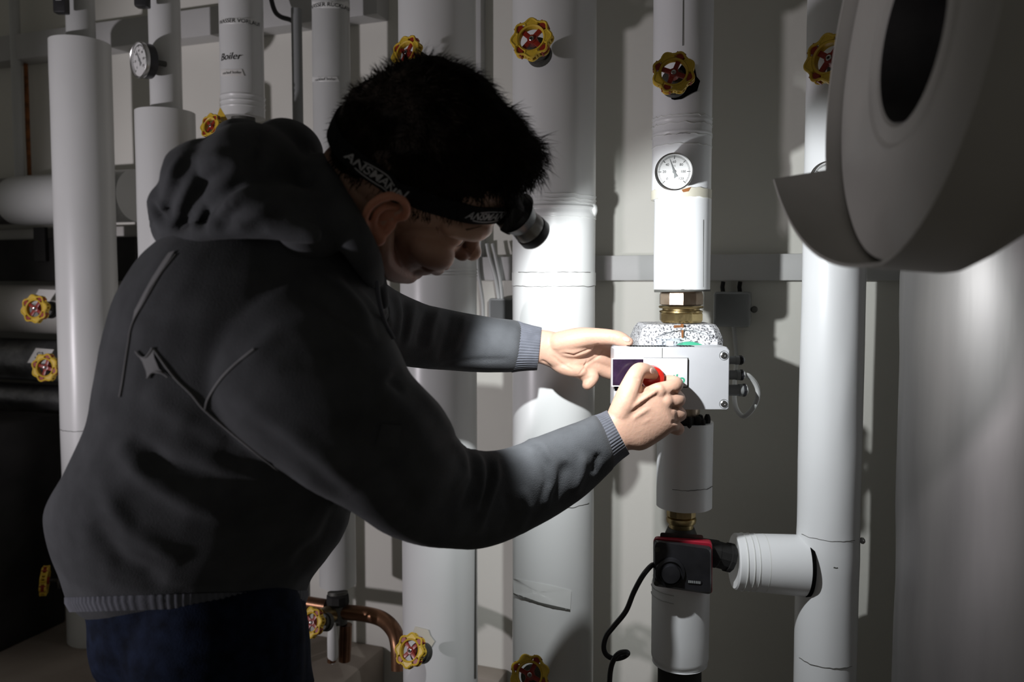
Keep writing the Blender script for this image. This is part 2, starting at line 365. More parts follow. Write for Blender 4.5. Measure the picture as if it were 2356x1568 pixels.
# return pipe
pRe = pipe_geo(718, 806, 120, 1.56)
zr = zc(778, 1358, pRe)
t = pthing('insulated_pipe', 'insulated pipe with printed return label, passing behind the head', pRe, zr)
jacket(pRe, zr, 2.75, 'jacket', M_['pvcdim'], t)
strip(pRe, 718, 800, 11, 8, 'WASSER RÜCKLAUF', .0105, t, M_['tape2']); strip(pRe, 718, 775, 182, 6, 'rücklauf boiler', .0072, t, M_['tape2'])
# thick pipe A
pA = pipe_geo(924, 1098, 1100, 1.40)
t = pthing('insulated_pipe', 'thick grey insulated pipe behind the outstretched far arm', pA, 0)
jacket(pA, 0, 2.75, 'jacket', M_['pvc'], t)
for y in (619, 627, 634): band(pA, zc(1010, y, pA)-.0008, zc(1010, y, pA)+.0012, 'wrap_ridge', M_['tape2'], t, .0016, wob=.0002)
patch(pA, [(1093, 1262), (1096, 1262), (1096, 1560), (1091, 1560)], 'lap_joint', M_['seam'], t, .0008)
patch(pA, [(955, 1440), (985, 1448), (990, 1462), (1000, 1475), (985, 1500), (968, 1495), (975, 1465), (950, 1452)], 'torn_jacket', M_['tape'], t, .0016)
# thick pipe B
pB = pipe_geo(1179, 1369, 700, 1.31)
t = pthing('insulated_pipe', 'thickest white insulated pipe, in the middle, caught by the lamp beam', pB, 0)
jacket(pB, 0, 2.75, 'jacket', M_['pvc'], t, lumps=[(zc(1273, 472, pB), .0022, .0028), (zc(1273, 488, pB), .004, .0012)])
band(pB, zc(1273, 657, pB), zc(1273, 626, pB), 'tape_band', M_['tape2'], t, .0009, wob=.0015)
seamline(pB, zc(1273, 626, pB), 'seam', t, th=.0005); seamline(pB, zc(1273, 658, pB), 'seam', t, th=.0003, a0=-2.9, a1=-.3)
seamline(pB, zc(1273, 1168, pB), 'seam', t, th=.0003)
for y in (445, 455, 463, 497): band(pB, zc(1273, y, pB)-.0006, zc(1273, y, pB)+.0006, 'wrap_ridge', M_['tape2'], t, .0012, wob=.002)
q = oncyl(1366, 482, pB.x, pB.y, pB.r)
MB().ell(q+[.001, .01, 0], np.array([[.006, 0, 0], [0, .02, 0], [0, 0, .011]])).build('tape_pucker', M_['tape2'], t)
patch(pB, [(1180, 1330), (1192, 1332), (1262, 1345), (1315, 1358), (1312, 1402), (1272, 1396), (1200, 1375), (1182, 1364)], 'torn_tape', M_['tape2'], t, .0014)
patch(pB, [(1181, 1363), (1200, 1374), (1272, 1395), (1312, 1401), (1312, 1404), (1272, 1398), (1200, 1377), (1181, 1366)], 'tear_line', M_['seam'], t, .0016)
# pump pipe C (upper)
pC = pipe_geo(1501, 1639, 250, 1.22); pC2 = pipe_geo(1505, 1636, 560, 1.22)
zj = zc(1570, 452, pC); ze = zc(1570, 666, pC2)
t = pthing('insulated_pipe', 'white insulated pipe hanging above the pump with gauge and handwheel', pC, ze)
jacket(pC, zj, 2.75, 'upper_jacket', M_['pvcw'], t, lumps=[(zc(1570, 300, pC), .002, .0008), (zc(1570, 270, pC), .002, .0006)], rough=.0009)
jacket(pC2, ze, zj, 'lower_jacket', M_['pvcw'], t, rough=.0011)
band(pC, zj, zc(1570, 431, pC), 'tape_band', M_['tape'], t, .001, wob=.0012)
for y in (262, 280, 306, 330): band(pC, zc(1570, y, pC)-.0006, zc(1570, y, pC)+.0006, 'wrap_ridge', M_['tape2'], t, .0009, wob=.003)
seamline(pC, zc(1570, 307, pC), 'seam', t, a0=-2.4, a1=-1.5, th=.0003)
patch(pC, [(1571, 0), (1573, 0), (1572, 105), (1570, 105)], 'lap_joint', M_['seam'], t, .0006)
patch(pC2, [(1618, 505), (1619, 505), (1619, 660), (1618, 660)], 'lap_joint', M_['seam'], t, .0006)
patch(pC2, [(1505, 666), (1635, 664), (1635, 670), (1505, 672)], 'ragged_edge', M_['seam'], t, .0002)
patch(pC, [(1568, 436), (1590, 430), (1584, 440), (1572, 442)], 'rust_stain', M_['rust'], t, .0018)
patch(pC, [(1545, 228), (1540, 215), (1545, 180), (1575, 140), (1598, 152), (1603, 176), (1611, 186), (1604, 209), (1590, 215), (1568, 228), (1552, 230)], 'cutout_dark_patch', M_['void'], t, .0012)  # black patch painted on the jacket for the dark inside the hole
# mid jacket below the pump
pC3 = pipe_geo(1510, 1640, 1080, 1.21)
zt, zb2 = zc(1575, 980, pC3), zc(1575, 1180, pC3)
t = pthing('insulated_pipe', 'short insulated pipe section between pump and motor valve, torn at the top', pC3, zb2)
jacket(pC3, zb2, zt, 'jacket', M_['pvcw'], t, rough=.0012, ends=True)
seamline(pC3, zc(1575, 1128, pC3), 'seam', t, a0=-2.2, a1=-.4, th=.0003)
mb = MB()
for k in range(26):
    a = -math.pi*(.02+.96*k/25)+random.uniform(-.05, .05); r = pC3.r*random.uniform(.5, .98); h = random.uniform(.003, .011)
    c = np.array([pC3.x+r*math.cos(a), pC3.y+r*math.sin(a), zt+h*.4]); mb.ell(c, (random.uniform(.003, .007), random.uniform(.003, .007), h), 8, 6)
mb.build('torn_foam', M_['blackfoam'], t)['kind'] = 'stuff'
core = Pipe(); core.x, core.y = pC3.x, pC3.y; core.r = .022
jacket(core, zt-.01, zc(1600, 940, pC3), 'inner_pipe', M_['nickel'], t, seg=24)
# lower jacket
pC4 = pipe_geo(1498, 1632, 1450, 1.205); zt4, zb4 = zc(1565, 1352, pC4), zc(1565, 1552, pC4)
t = pthing('insulated_pipe', 'white insulated pipe section below the black motor valve', pC4, zb4)
jacket(pC4, zb4, zt4, 'jacket', M_['pvcw'], t, lumps=[(zt4, .006, -.003), (zb4, .006, -.004)])
for y in (1372, 1390): band(pC4, zc(1565, y, pC4)-.0006, zc(1565, y, pC4)+.0006, 'wrap_ridge', M_['lgrey'], t, .001, a0=-3.3, a1=-2.0)
core = Pipe(); core.x, core.y, core.r = pC4.x, pC4.y, pC4.r*.76; jacket(core, 0, zb4+.004, 'bare_pipe', M_['dark'], t, seg=32)
# pipe D
pD = pipe_geo(1841, 1990, 800, 1.20)
t = pthing('insulated_pipe', 'white insulated vertical pipe at right beside the foil-clad tank', pD, 0)
jacket(pD, 0, 2.75, 'jacket', M_['pvcw'], t, rough=.0009, lumps=[(zc(1910, 1300, pD), .03, .001)])
seamline(pD, zc(1900, 1303, pD), 'seam', t, a0=-2.9, a1=-1.0, th=.0011); seamline(pD, zc(1900, 1243, pD), 'seam', t, a0=-2.9, a1=-1.0, th=.0003)
seamline(pD, zc(1900, 1535, pD), 'seam', t, a0=-2.9, a1=-1.0, th=.0003)
q = oncyl(1984, 1243, pD.x, pD.y, pD.r); MB().ell(q, (.004, .006, .005), 10, 6).build('rivet', M_['steel'], t)
# branch between the motor valve and D
a = P(1688, 1290, 1.205); b = np.array([pD.x-pD.r*.75, pD.y, P(1850, 1300, 1.2)[2]]); ax = nrm(b-a); rb = 68/F*1.2
t = thing('branch_pipe', 'short white insulated branch pipe joining the motor valve to the right pipe', 'pipe', a)
L = np.linalg.norm(b-a)
MB().lathe([(rb*.4, .004), (rb*.9, 0), (rb*.95, .002), (rb*.97, L*.3), (rb, L*.6), (rb*1.03, L), (rb*.5, L)], a, ax, 48).build('jacket', M_['pvcw'], t)
for k in (.012, .022, .03, .045): MB().lathe([(rb*.93, k-.0008), (rb*.985, k-.0006), (rb*.985, k+.0006), (rb*.93, k+.0008)], a, ax, 48, caps=False).build('wrap_ridge', M_['tape2'], t)
MB().lathe([(rb*1.0, L-.004), (rb*1.05, L-.003), (rb*1.06, L+.002), (rb*.9, L+.002)], a, ax, 48, caps=False).build('dark_joint', M_['void'], t)
# horizontal pipes at far left, behind the first thick pipe
def hpipe(px0, px1, y0, y1, off, lab, m, m2=None, cap=None):
    z0, z1 = wz((px0+px1)/2, y1, off), wz((px0+px1)/2, y0, off); r = (z1-z0)/2; zc_ = (z0+z1)/2
    a = W0+WT*(-3.0 if px0 <= 0 else wu(px0, 646, off))+WN*off; b = W0+WT*wu(px1, 646, off)+WN*off; a[2] = b[2] = zc_
    t = thing('horizontal_pipe', lab, 'pipe', b); L = np.linalg.norm(b-a)
    MB().lathe([(r*.5, 0), (r, 0)]+[(r, L*k/12) for k in range(1, 12)]+[(r, L), (r*.5, L)], a, nrm(b-a), 40).build('jacket', m, t)
    if cap is not None:
        c = W0+WT*wu(cap, 646, off)+WN*off; c[2] = zc_; l2 = np.linalg.norm(b-c)
        MB().lathe([(r*.95, 0), (r*1.02, .004), (r*1.06, .03), (r*1.06, l2+.01), (r*.5, l2+.01)], c, nrm(b-a), 40).build('end_sleeve', m2, t)
    return t
hpipe(0, 312, 402, 512, .075, 'horizontal pipe with foil wrap behind the left vertical pipe, uppermost of four', M_['foil'], M_['pvcdim'], 42)
hpipe(0, 312, 656, 768, .075, 'grey horizontal pipe with paper tag, second of four at left', M_['dgrey'])
hpipe(0, 330, 782, 880, .075, 'dark horizontal pipe with a handwritten paper tag, third of four at left', M_['foil'])
hpipe(0, 330, 888, 955, .075, 'shiny foil horizontal pipe, lowest of four at left', M_['foil'])
# dark bracket mass between the horizontal pipes
t = thing('pipe_bracket', 'dark steel bracket under the uppermost horizontal pipe at left', 'bracket', onwall(150, 640))
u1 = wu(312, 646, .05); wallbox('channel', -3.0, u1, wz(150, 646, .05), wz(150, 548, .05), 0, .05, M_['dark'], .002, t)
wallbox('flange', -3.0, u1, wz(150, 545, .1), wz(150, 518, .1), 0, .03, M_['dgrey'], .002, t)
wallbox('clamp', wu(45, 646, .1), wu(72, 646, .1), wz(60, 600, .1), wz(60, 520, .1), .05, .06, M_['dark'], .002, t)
# upright pipe and rusty rod at far left
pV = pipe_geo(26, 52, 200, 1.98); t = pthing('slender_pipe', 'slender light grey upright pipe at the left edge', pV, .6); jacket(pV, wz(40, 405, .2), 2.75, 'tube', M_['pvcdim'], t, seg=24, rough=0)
pR = pipe_geo(57, 68, 250, 2.0); t = pthing('threaded_rod', 'rusty brown rod hanging beside the slender upright pipe at far left', pR, 1.3); t['category'] = 'rod'
jacket(pR, wz(60, 405, .1), wz(60, 136, .05), 'rod', M_['rust'], t, seg=12, rough=.0008)
# made-up black cabinet low at left, added to keep that corner dark
zt = wz(70, 985, .3); u1 = wu(128, 646, .14)
cb = thing('filler_cabinet', 'added black cabinet shape that keeps the lower left corner dark', 'cabinet', W0+WT*(u1-.4)+WN*.25+np.array([0, 0, lz-W0[2]]))
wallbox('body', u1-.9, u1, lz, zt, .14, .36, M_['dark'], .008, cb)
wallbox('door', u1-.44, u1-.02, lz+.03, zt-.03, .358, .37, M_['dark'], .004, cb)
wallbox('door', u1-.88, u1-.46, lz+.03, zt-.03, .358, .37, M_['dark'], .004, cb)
q = W0+WT*(u1-.40)+WN*.372; q[2] = zt-.1; MB().tube([q, q+WN*.02, q+WN*.02-[0, 0, .08], q-[0, 0, .08]], .004).build('handle', M_['black'], cb)
# insulated foil tank
tq = thing('foil_clad_tank', 'large foil-clad cylindrical tank at the right edge, out of focus', 'tank', (.688, .98, 0))
pT = Pipe(); pT.x, pT.y, pT.r = .690, .98, .19
jacket(pT, 0, 2.0, 'foil_jacket', M_['tank'], tq, rough=.004, step=.05)
for z in (1.62,): band(pT, z, z+.02, 'strap', M_['steel'], tq, .002)
# big lagging end cap with bore and lifted jacket flap
C0 = P(2092, 82, .60); vv = nrm(CAMP-C0); e1 = nrm(np.cross(vv, (0, 0, 1)))*1; e1 = e1 if e1[0] > 0 else -e1; e2 = nrm(np.cross(e1, -vv)); e2 = e2 if e2[2] > 0 else -e2
NB = nrm(.953*(-.985*e1+.17*e2)+.30*vv)
t = thing('pipe_lagging', 'large round lagging end with dark bore and lifted jacket lip, top right foreground', 'insulation', C0)
RO, RI, TH = .170, .062, .085
MB().lathe([(RI, -.03), (RI, -.004), (RI+.004, 0), (RO-.010, 0), (RO-.004, -.003), (RO-.004, -TH*.6), (RO-.03, -TH), (RI, -TH)], C0, NB, 96, caps=False).build('insulation_body', M_['dgrey'], t)
MB().lathe([(RI+.0005, -.001), (RI-.004, -.02), (RI-.006, -.06), (.001, -.062)], C0, NB, 64, caps=False).build('bore', M_['bore'], t)
MB().lathe([(RI+.016, .0), (RI+.020, .002), (RI+.024, 0)], C0, NB, 64, caps=False).build('inner_rim', M_['dgrey'], t)
EA = nrm(np.cross(NB, e2)); EA = EA if np.dot(EA, e1) > 0 else -EA; EB = nrm(np.cross(EA, NB)); EB = EB if EB[2] > 0 else -EB
def fl_ext(a):           # how far the sheet jacket stands proud of the cut face (a: angle from 'right', counter-clockwise)
    a = math.degrees(a) % 360; e = .011
    if 222 < a < 292:
        k = (a-222)/70; e = .011+.050*(1-k)**.8*(1 if a > 226 else (a-222)/4)
    return e
rs = []; angs = np.linspace(0, 2*math.pi, 181)
for rr in (0, 1):
    off = .0028*rr
    for k in np.linspace(-TH, 1, 8) if not rr else np.linspace(1, -TH, 8):
        row = []
        for a in angs:
            h = -TH*(1-(k+TH)/(1+TH))+fl_ext(a)*((k+TH)/(1+TH)); dr = (EA*math.cos(a)+EB*math.sin(a)); rad = RO+off-.03*max(0, (-h-TH*.55)/(TH*.45))+ .05*max(0, h-.012)
            row.append(C0+dr*rad+NB*h)
        rs.append(np.array(row))
MB().rings(rs+[rs[0]], caps=False).build('sheet_jacket', M_['dgrey'], t)
MB().tube([C0-NB*.05, C0-NB*.30, C0-NB*.34+[.02, .02, .1], C0-NB*.36+[.03, .03, 1.0]], .06, 24, dense=4).build('pipe', M_['dark'], t)
# ------------------------------------------------------------------ handwheels (local +Z points at the user, unit radius 1)
WHEEL = {}
def wheel_meshes():
    n = 8; a = np.linspace(0, 2*math.pi, 129)[:-1]
    mb = MB(); mb.lathe([(.60, -.16), (.68, -.20), (.74, -.10), (.74, .10), (.68, .20), (.60, .16), (.58, 0)], seg=64, caps=False); mb.f += []
    mb.lathe([(.58, 0), (.60, -.16)], seg=64, caps=False)
    for s in (-.16, .16):                       # two scalloped outer rails
        pth = [((.93+.07*math.cos(n*t))*math.cos(t), (.93+.07*math.cos(n*t))*math.sin(t), s) for t in a]
        mb.tube(pth+[pth[0]], .066, 8, caps=False)
    for i in range(n):
        t = 2*math.pi*(i+.5)/n
        for s in (-.16, .16): mb.tube([(.70*math.cos(t), .70*math.sin(t), s), (.87*math.cos(t), .87*math.sin(t), s)], .06, 6)
        mb.tube([(.87*math.cos(t), .87*math.sin(t), -.18), (.87*math.cos(t), .87*math.sin(t), .18)], .07, 8)
        if i % 2 == 0:                        # yellow lobe skin with two windows: three cross bars
            t2 = 2*math.pi*i/n
            for w in (-.24, 0, .24): mb.tube([((.99-abs(w)*.25)*math.cos(t2+w), (.99-abs(w)*.25)*math.sin(t2+w), -.18), ((.99-abs(w)*.25)*math.cos(t2+w), (.99-abs(w)*.25)*math.sin(t2+w), .18)], .055, 6)
    for i in range(0, n, 2):                    # solid front and back faces of the yellow lobes, scalloped outside
        t2 = 2*math.pi*i/n; ts = np.linspace(t2-.40, t2+.40, 15)
        for z0, z1 in ((.09, .19), (-.19, -.09)):
            o_ = [((.925+.065*math.cos(n*t))*math.cos(t), (.925+.065*math.cos(n*t))*math.sin(t)) for t in ts]; i_ = [(.70*math.cos(t), .70*math.sin(t)) for t in ts]
            mb.rings([np.array([[x, y, z] for (x, y), z in zip(pp, [zz]*15)]) for pp, zz in ((i_, z0), (o_, z0), (o_, z1), (i_, z1), (i_, z0))], caps=False, closed=False)
    rim = mb
    reds = []
    for i in range(1, n, 2):
        red = MB(); reds.append(red)
        t2 = 2*math.pi*i/n
        q = [(.74, -.15), (.93, -.30), (.93, .30), (.74, .15)]
        red.prism([(r*math.cos(t2+w*.9), r*math.sin(t2+w*.9)) for r, w in [(.72, -.22), (.93, -.26), (.98, -.1), (.98, .1), (.93, .26), (.72, .22)]], np.eye(4), -.16, .16)
        for w in (-.2, .2): red.tube([(.97*math.cos(t2+w), .97*math.sin(t2+w), -.2), (.97*math.cos(t2+w), .97*math.sin(t2+w), .2)], .05, 6)
    sp = MB()
    for i in range(4):
        t2 = 2*math.pi*i/4+math.pi/4; d = np.array([math.cos(t2), math.sin(t2), 0]); q = np.array([-d[1], d[0], 0])
        sp.box(d*.38, (.26, .115, .06), d, q, (0, 0, 1), .02)
    sp.lathe([(.12, .10), (.22, .08), (.24, 0), (.26, -.3), (.1, -.3)], seg=24)
    scr = MB().lathe([(.05, .10), (.06, .15), (.10, .16), (.125, .14), (.125, .09)], seg=20)
    stem = MB().lathe([(.11, -.3), (.11, -.75), (.17, -.75), (.17, -.95)], seg=16)
    bon = MB().lathe([(.25, -.80), (.42, -.84), (.60, -.88), (.62, -1.02), (.52, -1.06), (.52, -1.25), (.62, -1.27), (.64, -1.6)], seg=28)
    return [rim]+reds+[sp, scr, stem, bon]
def handwheel(px, py, d, rad, zdir, spin, label, bonnet=True, stemlen=1, first=[None]):
    o = P(px, py, d) if not isinstance(d, np.ndarray) else d
    M = frame(o, zdir); ca, sa = math.cos(spin), math.sin(spin); Rz = np.eye(4); Rz[:2, :2] = [[ca, -sa], [sa, ca]]
    M = Matrix((M@Rz@np.diag([rad, rad, rad, 1])).tolist())
    t = bpy.data.objects.new('valve_handwheel', None); COL.objects.link(t); t.empty_display_size = .05; t.matrix_world = M
    t['label'] = label; t['category'] = 'handwheel'; t['group'] = 'yellow and red valve handwheels'
    if first[0] is None:
        I = sum((list(r) for r in Matrix.Identity(4)), []); t['_inv'] = I
        ms = wheel_meshes(); ks = []
        for b, nm, m in zip(ms, ['rim']+['lobe_insert']*4+['spoke_hub', 'screw', 'stem', 'bonnet'], ['yellow']+['red']*5+['steel', 'dsteel', 'dsteel']): ks.append(b.build(nm, M_[m], t))
        first[0] = ks
    else:
        for k in first[0]:
            c = k.copy(); COL.objects.link(c); c.parent = t
            if not bonnet and k.name.startswith('bonnet'): bpy.data.objects.remove(c)
    return t
def zdir(a, e=0): return np.array([-math.sin(R(a))*math.cos(R(e)), -math.cos(R(a))*math.cos(R(e)), math.sin(R(e))])   # a: degrees turned to the left of 'towards the camera'
handwheel(1550, 168, 1.115, .0285, zdir(12, 8), .40, 'handwheel in a cutout on the white pipe above the gauge')
handwheel(1224, 91, 1.175, .0300, zdir(16, 12), .05, 'handwheel high on the thickest middle pipe')
handwheel(1910, 135, 1.085, .0335, zdir(50, 10), .2, 'handwheel partly hidden behind the round lagging, upper right')
handwheel(936, 122, 1.275, .0270, zdir(34, 15), .3, 'handwheel just behind the hair on top of the head')
handwheel(486, 290, 1.46, .0225, zdir(28, 12), .1, 'handwheel above the hood, below the hanging Boiler pipe')
handwheel(82, 710, 1.72, .0300, zdir(8, 5), .2, 'handwheel on the second horizontal pipe at far left')
handwheel(106, 845, 1.72, .0300, zdir(8, 5), .5, 'handwheel on the third horizontal pipe at far left')
handwheel(103, 1335, 1.66, .0300, zdir(68, 5), .5, 'dim handwheel in the dark lower left corner')
handwheel(718, 1431, 1.42, .0262, zdir(30, 20), .3, 'handwheel on the copper pipe beside the jeans')
handwheel(945, 1496, 1.27, .0265, zdir(28, 28), .1, 'handwheel at the foot of the thick pipe, right of the copper bend')
handwheel(1219, 1552, 1.18, .0290, zdir(10, 30), .38, 'handwheel cut by the bottom edge of the photo on the middle pipe')
# things that carry the wheels not sitting on a pipe
o = P(486, 290, 1.46); tb = thing('angle_valve', 'yellowish valve body under the cut end of the Boiler pipe', 'valve', o)
MB().tube([o+[.0, .03, 0], [pBo.x, pBo.y, o[2]-.01]], .022, 20).build('neck', M_['brass'], tb)
MB().ell([pBo.x, pBo.y, o[2]-.01], (.032, .032, .045)).build('body', M_['brass'], tb)
MB().prism([(-.02, -.02), (.03, -.02), (.0, .03)], frame(P(508, 285, 1.50), zdir(0), (0, 0, 1)), 0, .002).build('tag_plate', M_['yellow'], tb)
for (px, py, off, lab, txt) in ((97, 682, .10, 'blank paper tag on the second horizontal pipe', ''), (90, 818, .10, 'paper tag with handwriting on the third horizontal pipe', 'S2')):
    q = onwall(px, py, .165); tg = thing('paper_tag', lab, 'tag', q); M = frame(q, WN+[0, 0, .5])
    MB().prism([(-.026, -.018), (.028, -.018), (.038, .016), (-.018, .018)], M, 0, .001).build('paper', M_['paper'], tg)
    if txt: mb = MB(); flat_text(mb, txt, .022, M, .0016, shear=.2); mb.build('handwriting', M_['ink'], tg)

# ------------------------------------------------------------------ dial thermometers (local +Z out of the dial)
def thermometer(o, z, rad, needle_deg, label, case_m, roll=0):
    M = frame(o, z); ca, sa = math.cos(R(roll)), math.sin(R(roll)); Rz = np.eye(4); Rz[:2, :2] = [[ca, -sa], [sa, ca]]; M = M@Rz
    t = thing('thermometer', label, 'thermometer', M=Matrix(M.tolist()))
    def B(mb): 
        V = mb.verts(); mb.v = [V*rad@M[:3, :3].T+M[:3, 3]]; return mb
    B(MB().lathe([(.5, -.62), (.96, -.60), (.98, -.1), (.98, 0), (.5, 0)], seg=56)).build('case', M_[case_m], t)
    B(MB().lathe([(.93, -.02), (.93, .10), (.97, .13), (1.0, .10), (1.02, -.05), (1.0, -.12), (.93, -.1)], seg=72, caps=False)).build('bezel', M_['steel'], t)
    B(MB().lathe([(.935, .015), (.01, .02)], seg=56)).build('dial', M_['dial'], t)
    mb = MB()
    for k in range(61):
        a = R(225-270*k/60); big = k % 10 == 0; r0 = .68 if big else .76
        d = np.array([math.cos(a), math.sin(a), 0]); q = np.array([-d[1], d[0], 0]); mb.box(d*(r0+.86)/2+[0, 0, .026], ((.86-r0)/2, .016 if big else .009, .003), d, q)
    B(mb).build('scale_marks', M_['ink'], t)['kind'] = 'stuff'
    mb = MB()
    for k, s in enumerate(('0', '20', '40', '60', '80', '100', '120')):
        a = R(225-45*k); rr = .52 if k != 5 else .47
        flat_text(mb, s, .19, np.array([[1, 0, 0, rr*math.cos(a)], [0, 1, 0, rr*math.sin(a)], [0, 0, 1, 0], [0, 0, 0, 1.]]), .027)
    flat_text(mb, '°C', .12, np.array([[1, 0, 0, .02], [0, 1, 0, .30], [0, 0, 1, 0], [0, 0, 0, 1.]]), .027)
    B(mb).build('numerals', M_['ink'], t)
    a = R(needle_deg); d = np.array([math.cos(a), math.sin(a)]); q = np.array([-d[1], d[0]])
    pl = [d*.74, d*.05+q*.05, -d*.12+q*.05, -d*.34+q*.13, -d*.30-q*.02, -d*.30-q*.10, -d*.12-q*.05, d*.05-q*.05]
    B(MB().prism(pl, np.eye(4), .045, .055)).build('needle', M_['grey'], t)
    B(MB().lathe([(.02, .07), (.09, .06), (.09, .03)], seg=16)).build('needle_hub', M_['grey'], t)
    B(MB().lathe([(.93, .095), (.01, .115)], seg=48)).build('glass', M_['glass'], t)
    B(MB().lathe([(.16, -.6), (.16, -1.5)], seg=16)).build('stem', M_['dsteel'], t)
    return t
thermometer(P(1551, 395, 1.125), zdir(6, -2), .0262, 110, 'white dial thermometer on the pipe above the pump', 'lgrey')
thermometer(P(1907, 412, 1.11), zdir(14, 0), .0250, 80, 'white dial thermometer half hidden behind the round lagging', 'steel', 10)
thermometer(P(322, 138, 1.585), zdir(40, -3), .0345, 118, 'dim dial thermometer on the left bare pipe', 'black')

# ------------------------------------------------------------------ pump: fittings, foam shell, control box
xC, yC = pC2.x, pC2.y
t = thing('union_fitting', 'stained nickel and brass union nuts between white pipe and pump', 'fitting', (xC, yC, wz(1570, 757, .26)))
def zy(y, d=1.19): return float(P(1570, y, d)[2])
def hexr(r): return r
mb = MB().lathe([(.030, zy(703)), (.0335, zy(701)), (.0335, zy(679)), (.031, zy(668)), (.03, zy(660))], (xC-.001, yC, 0), seg=10, a0=.2); mb.build('upper_nut', M_['nickel'], t, flat_angle=20)
MB().lathe([(.025, zy(705)), (.0325, zy(704)), (.034, zy(707)), (.0325, zy(710)), (.028, zy(711)), (.028, zy(714)), (.0325, zy(716)), (.0325, zy(720)), (.02, zy(722))], (xC-.001, yC, 0), seg=40).build('collar', M_['brass'], t)
MB().lathe([(.025, zy(719)), (.0325, zy(720)), (.0335, zy(723)), (.0335, zy(738)), (.031, zy(743)), (.02, zy(743))], (xC-.001, yC, 0), seg=8, a0=.3).build('lower_nut', M_['brass'], t, flat_angle=20)
MB().lathe([(.019, zy(741)), (.019, zy(785))], (xC-.002, yC, 0), seg=24).build('steel_neck', M_['steel'], t)

FD = 1.118                                          # depth of the control box face
bx = thing('circulation_pump', 'heating pump with silver control box, dark display and red knob held by both hands', 'pump', P(1545, 942, FD+.03))
def Q(px, py, d=FD): return P(px, py, d)
x0, x1 = Q(1413, 870)[0], Q(1678, 870)[0]; zt, zbm = Q(1545, 798)[2], Q(1545, 942)[2]
# body shell of the box: face, chamfer and sides
DB = .048
pr = [(x0, zt-.003), (x0+.003, zt), (x1-.004, zt), (x1, zt-.005), (x1, zbm+.002), (x1-.002, zbm), (x0+.003, zbm), (x0, zbm+.003)]
def ringxz(sh, y): 
    cx, cz = (x0+x1)/2, (zt+zbm)/2; return np.array([[cx+(x-cx)*sh, y, cz+(z-cz)*sh] for x, z in pr])
MB().rings([ringxz(.985, FD), ringxz(1, FD+.0015), ringxz(1, FD+DB-.006), ringxz(.97, FD+DB)]).build('control_box', M_['alu'], bx, flat_angle=25)
def plate(name, px0, py0, px1, py1, d0, d1, m, parent=bx, bev=.0006):
    a, b = Q(px0, py1, d0), Q(px1, py0, d0); c = (a+b)/2
    return MB().box((c[0], (d0+d1)/2, c[2]), (abs(b[0]-a[0])/2, abs(d1-d0)/2, abs(b[2]-a[2])/2), bev=bev).build(name, m, parent)
plate('panel_gap', 1480, 822.5, 1584, 891.5, FD-.0004, FD+.001, M_['seam'], bev=0)
pn = plate('display_panel', 1407, 824, 1582, 889, FD-.0035, FD+.0005, M_['panel'])
plate('display_window', 1409.5, 826, 1480, 885.5, FD-.0042, FD-.003, M_['display'], pn, .0002)
plate('dark_strip', 1414, 889, 1440, 898, FD-.0008, FD+.001, M_['void'], bev=0)  # black strip just below the left end of the panel
plate('cover_joint', 1523, 800, 1524.5, 823, FD-.0003, FD+.001, M_['seam'], bev=0)
kc = Q(1498, 866, FD-.003)
kn = MB().lathe([(.0165, .0), (.0165, .008), (.0155, .016), (.012, .018), (.001, .018)], kc, (0, -1, 0), 40).build('adjusting_knob', M_['redknob'], bx)
MB().lathe([(.0168, 0), (.0182, .0008), (.0182, 0)], kc, (0, -1, 0), 40, caps=False).build('knob_collar', M_['panel'], bx)
mb = MB(); flat_text(mb, 'wilo', .0195, frame(Q(1548, 873, FD-.0037), (0, -1, 0)), 0, bold=.0003, shear=.18); mb.build('lettering', M_['green'], bx)
MB().lathe([(.0045, 0), (.0045, .0005), (.001, .0006)], Q(1423, 806, FD), (0, -1, 0), 24).build('blank_plug', M_['lgrey'], bx)
for (px, py) in ((1665, 817), (1665, 928)):
    c = Q(px, py, FD)
    MB().lathe([(.0062, .0002), (.0068, .0006), (.0062, .0008)], c, (0, -1, 0), 28, caps=False).build('screw_recess', M_['grey'], bx)
    s = MB().lathe([(.0046, 0), (.0046, .0012), (.0035, .002), (.0018, .002), (.0016, .0012), (.0003, .0012)], c, (0, -1, 0), 24).build('screw', M_['steel'], bx)
# cooling slots along the top edge
mb = MB()
for k in range(13): mb.box(Q(1454+k*7.2, 0, FD+.013)*[1, 1, 0]+[0, 0, zt+.0002], (.0011, .006, .0006), (1, .35, 0), (-.35, 1, 0))
for k in range(5): mb.box(Q(1572+k*7.2, 0, FD+.013)*[1, 1, 0]+[0, 0, zt+.0002], (.0011, .006, .0006), (1, .35, 0), (-.35, 1, 0))
mb.build('cooling_slots', M_['void'], bx)
cl = MB().box(Q(1540, 790, FD+.01), (.018, .006, .0075), bev=.002).build('clear_clip', M_['clear'], bx)
mb = MB(); q = Q(1541, 790, FD+.0035); mb.box(q, (.005, .0005, .003)).build('clip_label', M_['panel'], bx)
